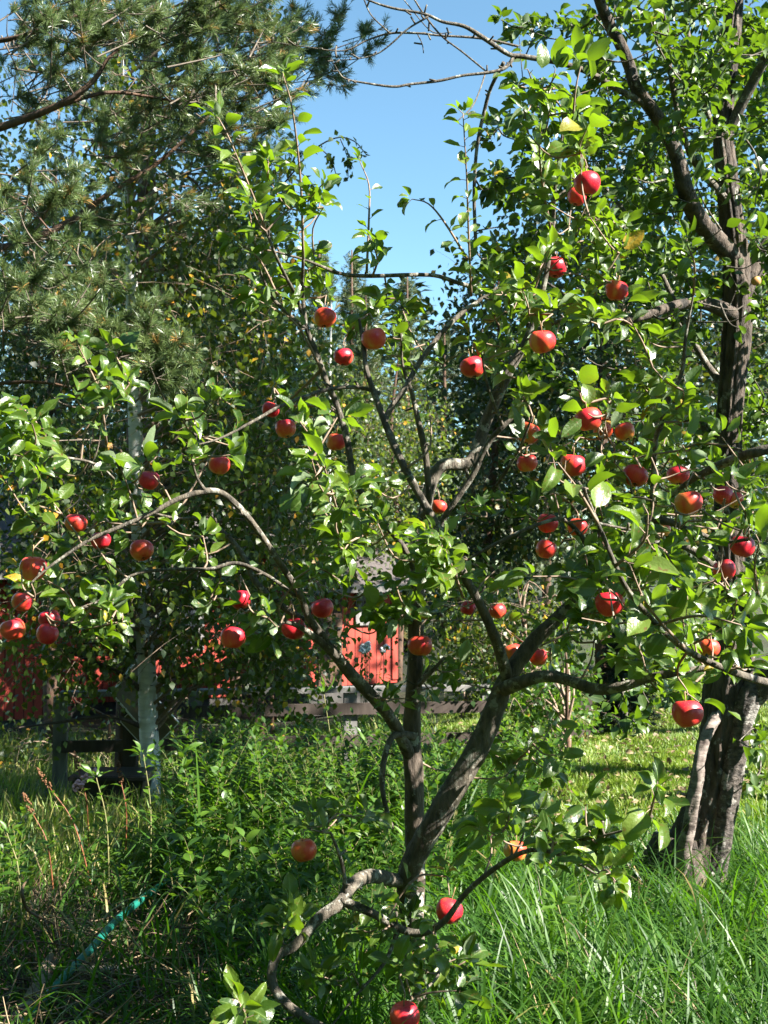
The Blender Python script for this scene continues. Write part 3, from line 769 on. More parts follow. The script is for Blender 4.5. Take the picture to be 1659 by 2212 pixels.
def rosette(fol, p, axis, n, L, spread=1.0, light=0.0):
    axis = norm(axis)
    a = rng.uniform(0, 6.28) + np.arange(n) * 2.4
    u = norm(np.cross(axis, [0.3, 0.1, 1.0] if abs(axis[2]) < .9 else [1.0, 0, 0])); v = np.cross(axis, u)
    el = rng.uniform(.35, 1.25, n) * spread
    D = np.cos(el)[:, None] * axis + np.sin(el)[:, None] * (np.cos(a)[:, None] * u + np.sin(a)[:, None] * v) + rng.normal(size=(n, 3)) * .18
    D[:, 2] -= rng.uniform(0, .5, n)
    N = np.array([0, 0, .5]) + 0.75 * SUN + rng.normal(size=(n, 3)) * .5
    Ls = L * rng.uniform(.55, 1.15, n)
    B = p + norm(D) * (Ls * rng.uniform(.18, .4, n))[:, None]
    fol.put(B, D, N, Ls, np.clip(leaf_tint(n) + light * .3, 0, .95) if light else leaf_tint(n))
    return B

def shoot(fol, wood, pts, r0, L, gap, tip=6, light=0.0, mat=0):
    pts = np.asarray(pts); tube(wood, pts, [r0, r0 * .35], 6, 4, mat=mat)
    c = smooth_path(pts, 6); seg = np.linalg.norm(np.diff(c, axis=0), axis=1); s = np.concatenate([[0], np.cumsum(seg)])
    n = max(2, int(s[-1] / gap)); q = np.linspace(s[-1] * .12, s[-1], n)
    B = np.stack([np.interp(q, s, c[:, k]) for k in range(3)], -1)
    T = norm(np.stack([np.interp(q, s, np.gradient(c[:, k])) for k in range(3)], -1))
    a = rng.uniform(0, 6.28) + np.arange(n) * 2.4 + rng.normal(size=n) * .3
    u = norm(np.cross(T, np.array([.2, 1, .1]))); v = np.cross(T, u)
    out = np.cos(a)[:, None] * u + np.sin(a)[:, None] * v
    D = out + T * rng.uniform(.25, .9, n)[:, None] + rng.normal(size=(n, 3)) * .12; D[:, 2] -= .05
    N = T * .5 + np.array([0, 0, .3]) + .7 * SUN + rng.normal(size=(n, 3)) * .3
    Ls = L * np.linspace(1.05, .72, n) * rng.uniform(.7, 1.12, n)
    for b, dd, l in zip(B, norm(D), Ls): tube(wood, [b, b + dd * l * .28 + (0, 0, .002)], [0.0013, .0009], 4, 1, mat=mat, cap=False)
    fol.put(B + norm(D) * (Ls * .26)[:, None], D, N, Ls, np.clip(leaf_tint(n, .3, .95) + light * .2, 0, .95))
    if tip: rosette(fol, B[-1], T[-1], tip, L * .75, .8, light)

def tree_samples(limbs):
    return np.vstack([smooth_path(l, 6) for l in limbs])

class Wood(list):
    """points along the wood of a tree; new twigs are added, so later twigs fork from earlier ones"""
    def __init__(s, a): s.a = np.asarray(a)
    def grow(s, pts): s.a = np.vstack([s.a, pts])

def join_twig(wood, samp, p, r=0.0022, maxd=0.7, sag=0.02, mat=0):
    """a spur twig from the nearest wood below or beside p"""
    grow = samp if isinstance(samp, Wood) else None
    if grow is not None: samp = grow.a
    dv = p - samp; dist = np.linalg.norm(dv, axis=1) + np.clip(-dv[:, 2], 0, None) * .8
    k = int(np.argmin(dist)); b = samp[k]
    L = np.linalg.norm(p - b)
    if L > maxd or L < .01: b = p + norm(b - p) * min(L, maxd * .45)
    mid = (b + p) / 2 + rng.normal(size=3) * L * .10 + np.array([0, 0, -L * .08])
    tube(wood, [b, mid, p], [max(r * 1.5, r * (1 + L * 2.5)), r * 1.2, r * .75], 5, 3, mat=mat, cap=False)
    if grow is not None:
        t = np.linspace(.25, 1, 4)[:, None]; grow.grow(b + (p - b) * t)
    return b

def near_first(pts, samp):
    a = samp.a if isinstance(samp, Wood) else samp
    return pts[np.argsort([np.min(np.linalg.norm(a - p, axis=1)) for p in pts])]

def ell_points(e):
    cx, cy, rx, ry, d0, d1, n = e
    r = np.sqrt(rng.random(n)); a = rng.uniform(0, 6.28, n)
    return P(cx + rx * r * np.cos(a), cy + ry * r * np.sin(a), rng.uniform(d0, d1, n))

def limb(spec):
    """[(x, y, depth, width in frame px)] -> points, radii"""
    s = np.array(spec, float)
    return P(s[:, 0], s[:, 1], s[:, 2]), s[:, 3] / 2 * s[:, 2] / F

# --- the front apple tree
TR = [(905, 2330, 3.5, 58), (900, 2150, 3.5, 46), (893, 2000, 3.5, 44), (897, 1850, 3.5, 43), (895, 1720, 3.5, 42), (890, 1620, 3.5, 40), (893, 1500, 3.5, 34), (898, 1400, 3.5, 33), (900, 1300, 3.5, 33), (905, 1200, 3.52, 32), (915, 1120, 3.55, 30)]
LIMBS = [
 [(890, 1640, 3.5, 29), (850, 1562, 3.42, 27), (800, 1500, 3.36, 27), (745, 1440, 3.3, 26), (700, 1380, 3.28, 21), (668, 1335, 3.26, 17), (650, 1290, 3.25, 15), (620, 1240, 3.22, 14), (560, 1150, 3.18, 14), (520, 1100, 3.15, 14), (480, 1066, 3.12, 14), (440, 1062, 3.1, 14), (380, 1080, 3.08, 11), (320, 1112, 3.05, 10), (250, 1142, 3.02, 9), (190, 1168, 3.0, 8), (110, 1222, 2.97, 6), (66, 1260, 2.95, 4)],
 [(735, 1425, 3.3, 24), (690, 1385, 3.24, 16), (650, 1355, 3.2, 12), (612, 1342, 3.16, 9)],
 [(885, 1990, 3.46, 38), (880, 1900, 3.36, 46), (910, 1825, 3.32, 50), (950, 1755, 3.3, 52), (1005, 1665, 3.3, 50), (1040, 1600, 3.3, 48), (1075, 1515, 3.3, 43), (1105, 1450, 3.3, 38), (1150, 1388, 3.3, 34), (1205, 1335, 3.3, 29), (1270, 1265, 3.3, 24), (1330, 1180, 3.3, 22), (1383, 1128, 3.3, 21), (1440, 1126, 3.28, 17), (1500, 1148, 3.26, 12), (1560, 1170, 3.25, 9), (1620, 1165, 3.2, 6)],
 [(1098, 1470, 3.3, 30), (1078, 1400, 3.24, 24), (1040, 1312, 3.2, 21), (1010, 1256, 3.18, 20), (985, 1210, 3.18, 19), (940, 1130, 3.2, 18), (885, 1030, 3.22, 17), (850, 960, 3.24, 16), (820, 880, 3.26, 14), (792, 800, 3.28, 11), (784, 740, 3.3, 9), (776, 690, 3.3, 6)],
 [(915, 1120, 3.55, 26), (926, 1085, 3.5, 15), (921, 1000, 3.48, 14), (913, 950, 3.46, 14), (902, 903, 3.45, 12), (887, 840, 3.44, 9), (870, 790, 3.44, 6), (866, 720, 3.42, 4)],
 [(915, 1120, 3.55, 28), (930, 1050, 3.6, 27), (955, 1006, 3.62, 27), (1018, 996, 3.65, 26), (1052, 905, 3.7, 25), (1098, 805, 3.7, 22), (1142, 725, 3.7, 16), (1176, 610, 3.68, 12), (1194, 490, 3.65, 9), (1200, 390, 3.6, 7), (1215, 280, 3.55, 5), (1210, 190, 3.5, 3)],
 [(848, 945, 3.25, 12), (834, 903, 3.26, 13), (873, 842, 3.28, 13), (903, 788, 3.3, 12), (950, 724, 3.33, 11), (1000, 674, 3.36, 10), (1034, 650, 3.38, 8), (1090, 610, 3.4, 5)],
 [(903, 1240, 3.52, 18), (870, 1180, 3.46, 14), (830, 1130, 3.42, 14), (798, 1085, 3.4, 14), (766, 1037, 3.4, 14), (750, 953, 3.4, 14), (727, 873, 3.4, 13), (703, 820, 3.4, 13), (680, 753, 3.4, 12), (663, 710, 3.4, 10), (653, 633, 3.38, 8), (655, 560, 3.3, 7)],
 [(664, 712, 3.4, 9), (620, 676, 3.38, 8), (590, 646, 3.36, 8), (573, 613, 3.35, 6), (560, 580, 3.3, 4)],
 [(655, 690, 3.4, 8), (640, 640, 3.36, 8), (620, 603, 3.3, 8), (596, 553, 3.2, 7), (575, 500, 3.15, 5)],
 [(820, 850, 3.27, 10), (783, 838, 3.3, 9), (740, 837, 3.3, 9), (687, 847, 3.28, 9), (607, 877, 3.24, 8), (553, 907, 3.2, 7), (480, 945, 3.15, 5), (430, 960, 3.1, 3)],
 [(600, 545, 3.3, 5), (660, 562, 3.35, 6), (733, 590, 3.42, 8), (787, 596, 3.5, 9), (926, 594, 3.6, 9), (987, 610, 3.66, 10), (1040, 628, 3.7, 10), (1110, 660, 3.72, 10), (1150, 715, 3.72, 10)],
 [(930, 1170, 3.5, 14), (970, 1102, 3.46, 13), (1020, 1028, 3.44, 13), (1057, 955, 3.42, 12), (1087, 921, 3.4, 11), (1110, 900, 3.4, 6)],
 [(1087, 921, 3.4, 8), (1073, 887, 3.38, 7), (1050, 820, 3.34, 6), (1040, 740, 3.3, 5), (1045, 690, 3.3, 3)],
 [(1080, 1490, 3.3, 34), (1130, 1472, 3.2, 28), (1180, 1461, 3.14, 26), (1230, 1470, 3.1, 25), (1290, 1489, 3.05, 25), (1340, 1484, 3.0, 22), (1400, 1465, 2.98, 19), (1470, 1452, 2.96, 16), (1550, 1440, 2.95, 12), (1640, 1440, 2.9, 8)],
 [(1760, 1500, 2.75, 22), (1640, 1470, 2.65, 18), (1560, 1442, 2.58, 15), (1480, 1402, 2.54, 14), (1420, 1350, 2.5, 12), (1360, 1280, 2.46, 11), (1330, 1222, 2.44, 10), (1292, 1132, 2.42, 9), (1266, 1070, 2.4, 7), (1250, 1040, 2.4, 5)],
 [(872, 1905, 3.38, 30), (800, 1893, 3.2, 30), (760, 1912, 3.1, 29), (735, 1950, 3.05, 27), (690, 1982, 3.02, 24), (640, 2040, 2.98, 22), (603, 2060, 2.96, 21), (588, 2092, 2.94, 21), (592, 2132, 2.92, 20), (622, 2172, 2.9, 20), (692, 2218, 2.88, 19), (760, 2260, 2.86, 16)],
 [(738, 1946, 3.05, 22), (800, 1970, 3.02, 18), (868, 2008, 3.0, 17), (915, 2014, 2.98, 16), (962, 1988, 2.95, 14), (1010, 1925, 2.9, 12), (1080, 1868, 2.85, 11), (1140, 1838, 2.75, 10), (1195, 1842, 2.7, 8), (1250, 1865, 2.62, 6), (1292, 1892, 2.6, 4)],
 [(1130, 1842, 2.75, 9), (1205, 1822, 2.7, 8), (1290, 1808, 2.65, 6), (1360, 1790, 2.6, 5), (1400, 1772, 2.58, 4)],
 [(748, 1935, 3.06, 12), (742, 1880, 3.05, 9), (730, 1838, 3.02, 8), (715, 1800, 3.0, 5)],
 [(893, 1590, 3.48, 20), (850, 1590, 3.4, 14), (830, 1640, 3.35, 13), (826, 1700, 3.33, 12), (838, 1760, 3.32, 9), (850, 1790, 3.3, 5)],
 [(640, 1290, 3.25, 9), (580, 1245, 3.25, 8), (513, 1217, 3.25, 9), (453, 1229, 3.24, 8), (367, 1230, 3.22, 8), (287, 1242, 3.2, 7), (230, 1290, 3.18, 7), (165, 1318, 3.15, 5), (120, 1352, 3.1, 3)],
 [(655, 1340, 3.3, 16), (590, 1295, 3.36, 14), (550, 1253, 3.4, 14), (523, 1197, 3.42, 13), (482, 1150, 3.44, 11), (443, 1122, 3.45, 9), (380, 1120, 3.45, 7), (300, 1100, 3.45, 5)],
 [(1415, 1132, 3.29, 12), (1410, 1075, 3.27, 11), (1416, 955, 3.24, 11), (1427, 920, 3.22, 11), (1443, 866, 3.2, 10), (1473, 803, 3.18, 9), (1482, 720, 3.15, 7), (1498, 637, 3.12, 4)],
 [(1790, 930, 2.9, 26), (1659, 970, 2.9, 23), (1600, 986, 2.95, 21), (1540, 1012, 3.0, 18), (1490, 1040, 3.05, 12), (1440, 1080, 3.1, 8)],
 [(930, 1440, 3.45, 12), (905, 1480, 3.42, 10), (960, 1420, 3.4, 7)],
 [(1300, 1225, 3.3, 14), (1230, 1130, 3.2, 10), (1170, 1130, 3.1, 8), (1060, 1180, 3.1, 8), (1010, 1210, 3.12, 5)],
 [(1150, 720, 3.7, 12), (1220, 690, 3.5, 10), (1290, 690, 3.3, 9), (1350, 680, 3.2, 6)],
 [(1000, 1000, 3.64, 9), (1040, 1080, 3.6, 8), (1110, 990, 3.4, 7), (1150, 900, 3.3, 5)],
 [(445, 1062, 3.1, 9), (425, 1030, 3.08, 6), (415, 985, 3.05, 5), (425, 930, 3.02, 4), (410, 880, 3.0, 3)],
 [(300, 1100, 3.45, 5), (220, 1010, 3.3, 5), (130, 985, 3.1, 5), (60, 960, 2.95, 4), (20, 905, 2.9, 3)],
 [(1290, 1130, 2.42, 7), (1390, 1150, 2.5, 4)],
 [(860, 2010, 3.0, 12), (830, 2080, 2.95, 8), (770, 2150, 2.9, 6), (720, 2212, 2.86, 4)],
 [(905, 2080, 3.5, 14), (930, 2040, 3.3, 10), (950, 2060, 3.1, 8), (945, 2110, 2.95, 6), (900, 2150, 2.8, 5), (875, 2172, 2.72, 4)],
]
SHOOTS = [  # leafy long shoots: path, leaf length m, gap, lightness
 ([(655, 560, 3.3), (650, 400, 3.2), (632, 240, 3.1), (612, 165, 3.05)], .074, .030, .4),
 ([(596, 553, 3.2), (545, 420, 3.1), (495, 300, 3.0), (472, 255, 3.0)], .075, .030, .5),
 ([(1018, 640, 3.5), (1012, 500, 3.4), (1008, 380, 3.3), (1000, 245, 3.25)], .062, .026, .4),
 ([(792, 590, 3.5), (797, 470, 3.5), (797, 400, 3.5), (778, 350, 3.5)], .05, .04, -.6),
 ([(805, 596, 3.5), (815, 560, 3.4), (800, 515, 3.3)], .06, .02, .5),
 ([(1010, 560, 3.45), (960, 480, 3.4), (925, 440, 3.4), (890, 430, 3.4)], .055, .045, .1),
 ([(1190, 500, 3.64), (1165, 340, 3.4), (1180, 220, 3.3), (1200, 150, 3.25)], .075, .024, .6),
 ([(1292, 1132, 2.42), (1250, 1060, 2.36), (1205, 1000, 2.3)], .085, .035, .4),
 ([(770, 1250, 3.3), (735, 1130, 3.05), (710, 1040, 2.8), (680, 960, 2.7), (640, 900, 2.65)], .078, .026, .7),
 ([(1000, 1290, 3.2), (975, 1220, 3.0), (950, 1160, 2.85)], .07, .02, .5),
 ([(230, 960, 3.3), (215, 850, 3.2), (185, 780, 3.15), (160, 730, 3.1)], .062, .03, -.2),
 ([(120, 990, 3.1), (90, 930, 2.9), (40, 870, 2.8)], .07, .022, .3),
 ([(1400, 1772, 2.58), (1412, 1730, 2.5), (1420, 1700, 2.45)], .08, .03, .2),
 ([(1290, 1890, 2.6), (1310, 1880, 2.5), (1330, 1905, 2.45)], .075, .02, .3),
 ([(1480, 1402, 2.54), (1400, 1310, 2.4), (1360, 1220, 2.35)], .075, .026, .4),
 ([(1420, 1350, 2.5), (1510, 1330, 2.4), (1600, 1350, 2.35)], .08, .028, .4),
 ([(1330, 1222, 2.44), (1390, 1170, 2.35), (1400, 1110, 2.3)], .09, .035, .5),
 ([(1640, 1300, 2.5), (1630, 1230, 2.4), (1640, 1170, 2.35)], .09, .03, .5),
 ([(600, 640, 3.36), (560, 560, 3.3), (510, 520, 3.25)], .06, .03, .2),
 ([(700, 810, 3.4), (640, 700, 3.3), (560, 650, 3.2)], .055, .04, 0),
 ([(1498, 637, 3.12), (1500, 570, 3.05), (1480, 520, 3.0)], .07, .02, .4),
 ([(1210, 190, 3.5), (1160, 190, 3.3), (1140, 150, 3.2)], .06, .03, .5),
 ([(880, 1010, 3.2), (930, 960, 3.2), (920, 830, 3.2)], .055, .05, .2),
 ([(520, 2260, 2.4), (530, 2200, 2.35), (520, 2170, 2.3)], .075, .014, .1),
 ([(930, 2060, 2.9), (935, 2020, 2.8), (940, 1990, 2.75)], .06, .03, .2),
]
ELL = [
 (755, 1330, 110, 60, 3.0, 3.6, 9), (690, 1250, 70, 50, 3.0, 3.5, 5),
 (1200, 230, 90, 110, 2.9, 3.5, 14), (1235, 460, 110, 150, 3.0, 3.8, 22), (1130, 620, 110, 80, 3.1, 3.7, 14), (1270, 620, 120, 90, 2.8, 3.6, 20),
 (1200, 700, 140, 70, 3.1, 3.6, 12), (1400, 800, 110, 130, 3.0, 3.8, 18), (1420, 930, 170, 100, 2.8, 3.6, 26), (1250, 980, 130, 90, 2.9, 3.6, 18),
 (1480, 1080, 150, 110, 2.6, 3.6, 26), (1350, 1130, 140, 90, 2.6, 3.4, 20), (1250, 1230, 130, 80, 2.7, 3.4, 16), (1420, 1280, 200, 100, 2.5, 3.4, 32),
 (1560, 1350, 120, 110, 2.5, 3.2, 20), (1320, 1400, 120, 80, 3.0, 3.8, 10), (1450, 1500, 70, 45, 3.0, 3.6, 5), (960, 1190, 90, 60, 2.6, 3.2, 11),
 (780, 1170, 100, 60, 2.8, 3.4, 10), (690, 980, 90, 90, 2.5, 3.0, 7), (740, 1080, 60, 90, 2.7, 3.2, 6), (810, 690, 90, 50, 3.2, 3.8, 8),
 (650, 500, 80, 130, 3.1, 3.7, 12), (560, 430, 50, 90, 3.1, 3.5, 6), (600, 620, 80, 50, 3.2, 3.8, 6), (900, 790, 60, 70, 3.2, 3.8, 4),
 (1050, 740, 60, 80, 3.2, 3.8, 4), (1090, 880, 60, 80, 3.2, 3.8, 4), (920, 1290, 130, 60, 3.0, 3.6, 9), (610, 1300, 80, 60, 3.0, 3.5, 9),
 (550, 1350, 110, 60, 3.1, 3.6, 8), (880, 1480, 90, 60, 3.1, 3.6, 5), (1060, 1290, 90, 60, 3.2, 3.8, 6), (950, 1450, 60, 40, 3.2, 3.6, 4),
 (460, 920, 110, 80, 2.8, 3.4, 12), (330, 1030, 100, 60, 2.9, 3.4, 8), (60, 930, 70, 80, 2.7, 3.2, 8), (50, 1070, 70, 90, 2.8, 3.3, 8),
 (210, 830, 80, 100, 3.0, 3.4, 7), (240, 1150, 150, 60, 3.0, 3.5, 10), (80, 1290, 90, 90, 2.9, 3.4, 10), (210, 1330, 120, 60, 3.0, 3.5, 8),
 (420, 1180, 100, 60, 3.1, 3.6, 6), (440, 1300, 60, 60, 3.1, 3.5, 4), (1120, 1620, 100, 80, 3.0, 3.7, 12), (1130, 1790, 100, 60, 2.6, 3.1, 10),
 (1260, 1850, 110, 60, 2.5, 2.9, 8), (1290, 1770, 100, 40, 2.5, 2.8, 5), (720, 1770, 70, 45, 2.9, 3.3, 6), (850, 1960, 130, 60, 2.9, 3.3, 10),
 (930, 2100, 90, 70, 2.7, 3.1, 10), (640, 1990, 60, 50, 2.9, 3.1, 4), (730, 2110, 50, 60, 2.8, 3.1, 4), (1380, 1440, 120, 50, 2.9, 3.4, 10), (1560, 1150, 110, 70, 2.6, 3.2, 12), (1100, 1100, 90, 70, 3.1, 3.6, 8), (1190, 1420, 80, 60, 3.1, 3.6, 6),
]
def build_apple_tree():
    tp, trad = limb(TR)
    base = np.array([tp[0][0], tp[0][1], float(ground(tp[0][0], tp[0][1]))])
    root = thing('apple_tree', base, 'nearest apple tree with many red apples and a lichen spotted forked trunk', 'apple tree')
    a = Acc(); tp2 = np.vstack([base - (0, 0, .1), tp]); tube(a, tp2, np.concatenate([[trad[0] * 1.5], trad]), 20, 8, rough=.09, ridge=.06); a.build('trunk', M['trunk_bark'], root, base)
    paths = [tp]
    for k, sp_ in enumerate(LIMBS):
        p, r = limb(sp_); paths.append(p)
        a = Acc(); tube(a, p, r, 14 if r.max() > .012 else 8, 7, rough=.075)
        # short knobbly spurs left from earlier years
        c = smooth_path(p, 5)
        for _ in range(max(2, len(c) // 8)):
            b = c[rng.integers(len(c))]; dd = norm(rng.normal(size=3) + (0, -.2, .5)); l = rng.uniform(.012, .045)
            tube(a, [b, b + dd * l * .5 + rng.normal(size=3) * .003, b + dd * l], [.0035, .003, .0038], 5, 2)
        a.build('branch', M['bark'], root, base)
    samp = Wood(tree_samples(paths))
    wood = Acc(); fol = Foliage()
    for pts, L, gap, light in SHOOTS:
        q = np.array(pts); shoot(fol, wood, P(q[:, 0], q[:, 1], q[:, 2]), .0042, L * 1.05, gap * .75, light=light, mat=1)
    allp = np.vstack([ell_points((*e[:6], int(e[6] * (.72 if e[0] < 480 and e[1] < 1400 else .95) + .5))) for e in ELL])
    for p in near_first(allp, samp):
        if True:
            b = join_twig(wood, samp, p, mat=1)
            up = norm(p - b) + np.array([0, 0, .9]) + rng.normal(size=3) * .3
            n = int(rng.integers(4, 9))
            rosette(fol, p, up, n, rng.uniform(.048, .078))
            for t in (.35, .68):
                if rng.random() < .75: rosette(fol, b + (p - b) * t, rng.normal(size=3) + (0, 0, .6), int(rng.integers(2, 5)), rng.uniform(.040, .064))
    for (ax, ay, r, d, c, s) in apple_pts[:-1]:
        top = c + np.array([0, 0, s * .5 + .01]); hook = top + np.array([rng.normal() * .015, .03, .035])
        tube(wood, [top - (0, 0, .004), top + (0, .004, .008), hook], [.0016, .0018, .0026], 5, 2, mat=1, cap=False)
        join_twig(wood, samp, hook, r=.0026, mat=1)
        rosette(fol, hook + (0, .01, .01), np.array([0, .2, 1.0]), int(rng.integers(5, 9)), .066)
    fol.flush(wood, 0, nu=6, cols=(-1, -.45, 0, .45, 1))
    wood.build('crown', [M['apple_leaf'], M['twig_bark']], root, base)
build_apple_tree()

# --- the old tree on the right, with its bare branches across the sky
OT = [(1474, 1945, 5.3, 150), (1500, 1830, 5.3, 112), (1534, 1720, 5.3, 96), (1556, 1600, 5.3, 90), (1568, 1500, 5.3, 94), (1582, 1400, 5.3, 88), (1576, 1200, 5.3, 62), (1572, 1000, 5.3, 55), (1580, 850, 5.3, 55), (1592, 720, 5.3, 60), (1592, 620, 5.3, 58), (1586, 520, 5.3, 52), (1572, 400, 5.3, 46), (1562, 280, 5.3, 42), (1572, 150, 5.3, 40), (1588, 0, 5.3, 36), (1600, -160, 5.3, 30), (1610, -420, 5.3, 18)]
OLIMBS = [
 [(1590, 560, 5.3, 44), (1549, 520, 5.2, 42), (1506, 467, 5.1, 40), (1480, 410, 5.0, 37), (1466, 350, 4.95, 33), (1440, 285, 4.9, 30), (1406, 233, 4.85, 29), (1373, 187, 4.8, 27), (1359, 143, 4.8, 26), (1339, 93, 4.75, 25), (1306, 30, 4.7, 24), (1275, -60, 4.6, 20), (1230, -200, 4.5, 14)],
 [(1400, 228, 4.84, 15.6), (1330, 190, 4.75, 14.0), (1270, 156, 4.7, 13.3), (1210, 136, 4.66, 11.7), (1130, 122, 4.62, 10.9), (1098, 117, 4.6, 10.9), (1046, 83, 4.58, 10.1), (1003, 57, 4.56, 8.6), (956, 47, 4.55, 7.0), (916, 30, 4.54, 6.2), (846, 17, 4.52, 5.5), (790, -2, 4.5, 3.9), (730, -30, 4.5, 2.3)],
 [(1110, 122, 4.61, 8.6), (1100, 138, 4.6, 8.6), (1084, 150, 4.59, 7.8), (1053, 157, 4.58, 7.0), (1000, 163, 4.56, 6.2), (946, 175, 4.54, 6.2), (886, 182, 4.52, 5.5), (850, 187, 4.5, 5.5), (793, 180, 4.48, 4.7), (746, 170, 4.46, 3.9), (730, 153, 4.45, 3.1), (716, 127, 4.44, 2.0)],
 [(1120, 100, 4.65, 5.5), (1040, 83, 4.62, 5.5), (953, 77, 4.6, 4.7), (907, 72, 4.6, 4.7), (843, 72, 4.6, 4.7), (793, 87, 4.6, 3.9), (740, 110, 4.6, 3.1), (653, 100, 4.6, 2.3), (586, 90, 4.6, 2.0)],
 [(925, 36, 4.54, 4.7), (880, 63, 4.55, 3.9), (847, 93, 4.56, 3.9), (813, 117, 4.57, 3.1), (766, 128, 4.58, 2.3), (713, 130, 4.6, 2.0)],
 [(880, -20, 4.6, 3.9), (896, 0, 4.58, 3.9), (913, 27, 4.56, 3.9), (953, 77, 4.57, 3.9), (996, 110, 4.57, 3.9), (1033, 140, 4.58, 3.9), (1052, 156, 4.58, 3.1)],
 [(865, -10, 4.6, 2.3), (897, 30, 4.58, 2.3), (926, 63, 4.58, 2.3), (946, 72, 4.58, 2.3), (975, 70, 4.58, 2.0)],
 [(783, -10, 4.55, 3.1), (800, 30, 4.57, 3.1), (826, 57, 4.58, 3.1), (843, 72, 4.6, 3.1)],
 [(1047, 163, 4.58, 3.9), (1037, 193, 4.5, 3.1), (1020, 230, 4.45, 3.1), (990, 260, 4.4, 2.0)],
 [(902, 74, 4.6, 2.3), (912, 95, 4.6, 2.3), (915, 115, 4.6, 2.0)],
 [(1088, 135, 4.6, 9), (1060, 190, 4.7, 8), (1046, 240, 4.75, 8), (1030, 320, 4.8, 8), (1024, 420, 4.85, 8), (1028, 540, 4.9, 8)],
 [(1600, 690, 5.3, 40), (1540, 660, 5.2, 30), (1490, 655, 5.1, 24), (1440, 666, 5.0, 22), (1400, 680, 4.95, 20), (1340, 690, 4.9, 16), (1260, 660, 4.85, 9), (1180, 610, 4.8, 5)],
 [(1600, 640, 5.3, 44), (1640, 560, 5.35, 38), (1700, 470, 5.4, 30), (1790, 340, 5.5, 22), (1870, 180, 5.6, 14)],
 [(1565, 300, 5.3, 26), (1620, 190, 5.2, 22), (1665, 110, 5.1, 20), (1760, 0, 5.0, 14)],
 [(1575, 440, 5.3, 18), (1490, 330, 5.0, 14), (1450, 170, 4.9, 12), (1440, 60, 4.8, 9), (1400, -60, 4.7, 6)],
 [(1590, 500, 5.3, 20), (1560, 330, 5.6, 14), (1500, 160, 5.8, 10), (1480, 0, 5.9, 7)],
 [(1590, 1520, 5.3, 60), (1640, 1490, 5.2, 56), (1700, 1420, 5.15, 46), (1800, 1250, 5.1, 30), (1880, 1000, 5.0, 20)],
 [(1575, 1000, 5.3, 26), (1500, 900, 5.4, 18), (1420, 840, 5.5, 13), (1330, 800, 5.6, 8)],
 [(1580, 850, 5.3, 20), (1510, 760, 5.5, 14), (1380, 500, 5.7, 10), (1250, 340, 5.8, 7), (1180, 240, 5.8, 4)],
 [(1576, 1250, 5.3, 24), (1480, 1180, 5.2, 16), (1380, 1180, 5.2, 12), (1280, 1220, 5.2, 7)],
]
OELL = [
 (1460, 90, 220, 130, 4.3, 6.2, 80), (1330, 330, 130, 160, 4.6, 6.4, 60), (1540, 300, 140, 200, 4.3, 6.4, 78), (1150, 480, 110, 170, 4.9, 6.4, 46),
 (1450, 580, 190, 150, 4.6, 6.6, 74), (1320, 800, 180, 120, 5.0, 6.8, 22), (1115, 330, 60, 110, 4.9, 5.6, 14), (1190, 50, 110, 50, 4.9, 6.0, 10),
 (1500, 1000, 170, 160, 4.9, 6.4, 28), (1610, 1250, 70, 180, 4.7, 6.0, 18), (1380, 1330, 120, 100, 5.0, 6.0, 8), (1550, 1470, 110, 50, 4.7, 5.6, 10),
 (1625, 1640, 35, 70, 4.9, 5.5, 9), (1120, 700, 90, 120, 5.2, 6.6, 20), (1860, 250, 180, 400, 4.6, 6.6, 70), (1820, 800, 140, 300, 4.8, 6.4, 40), (1640, 700, 60, 250, 4.6, 6.0, 24),
 (1500, -180, 330, 130, 4.5, 6.5, 60), (1370, 1510, 60, 50, 4.3, 5.0, 6),
]
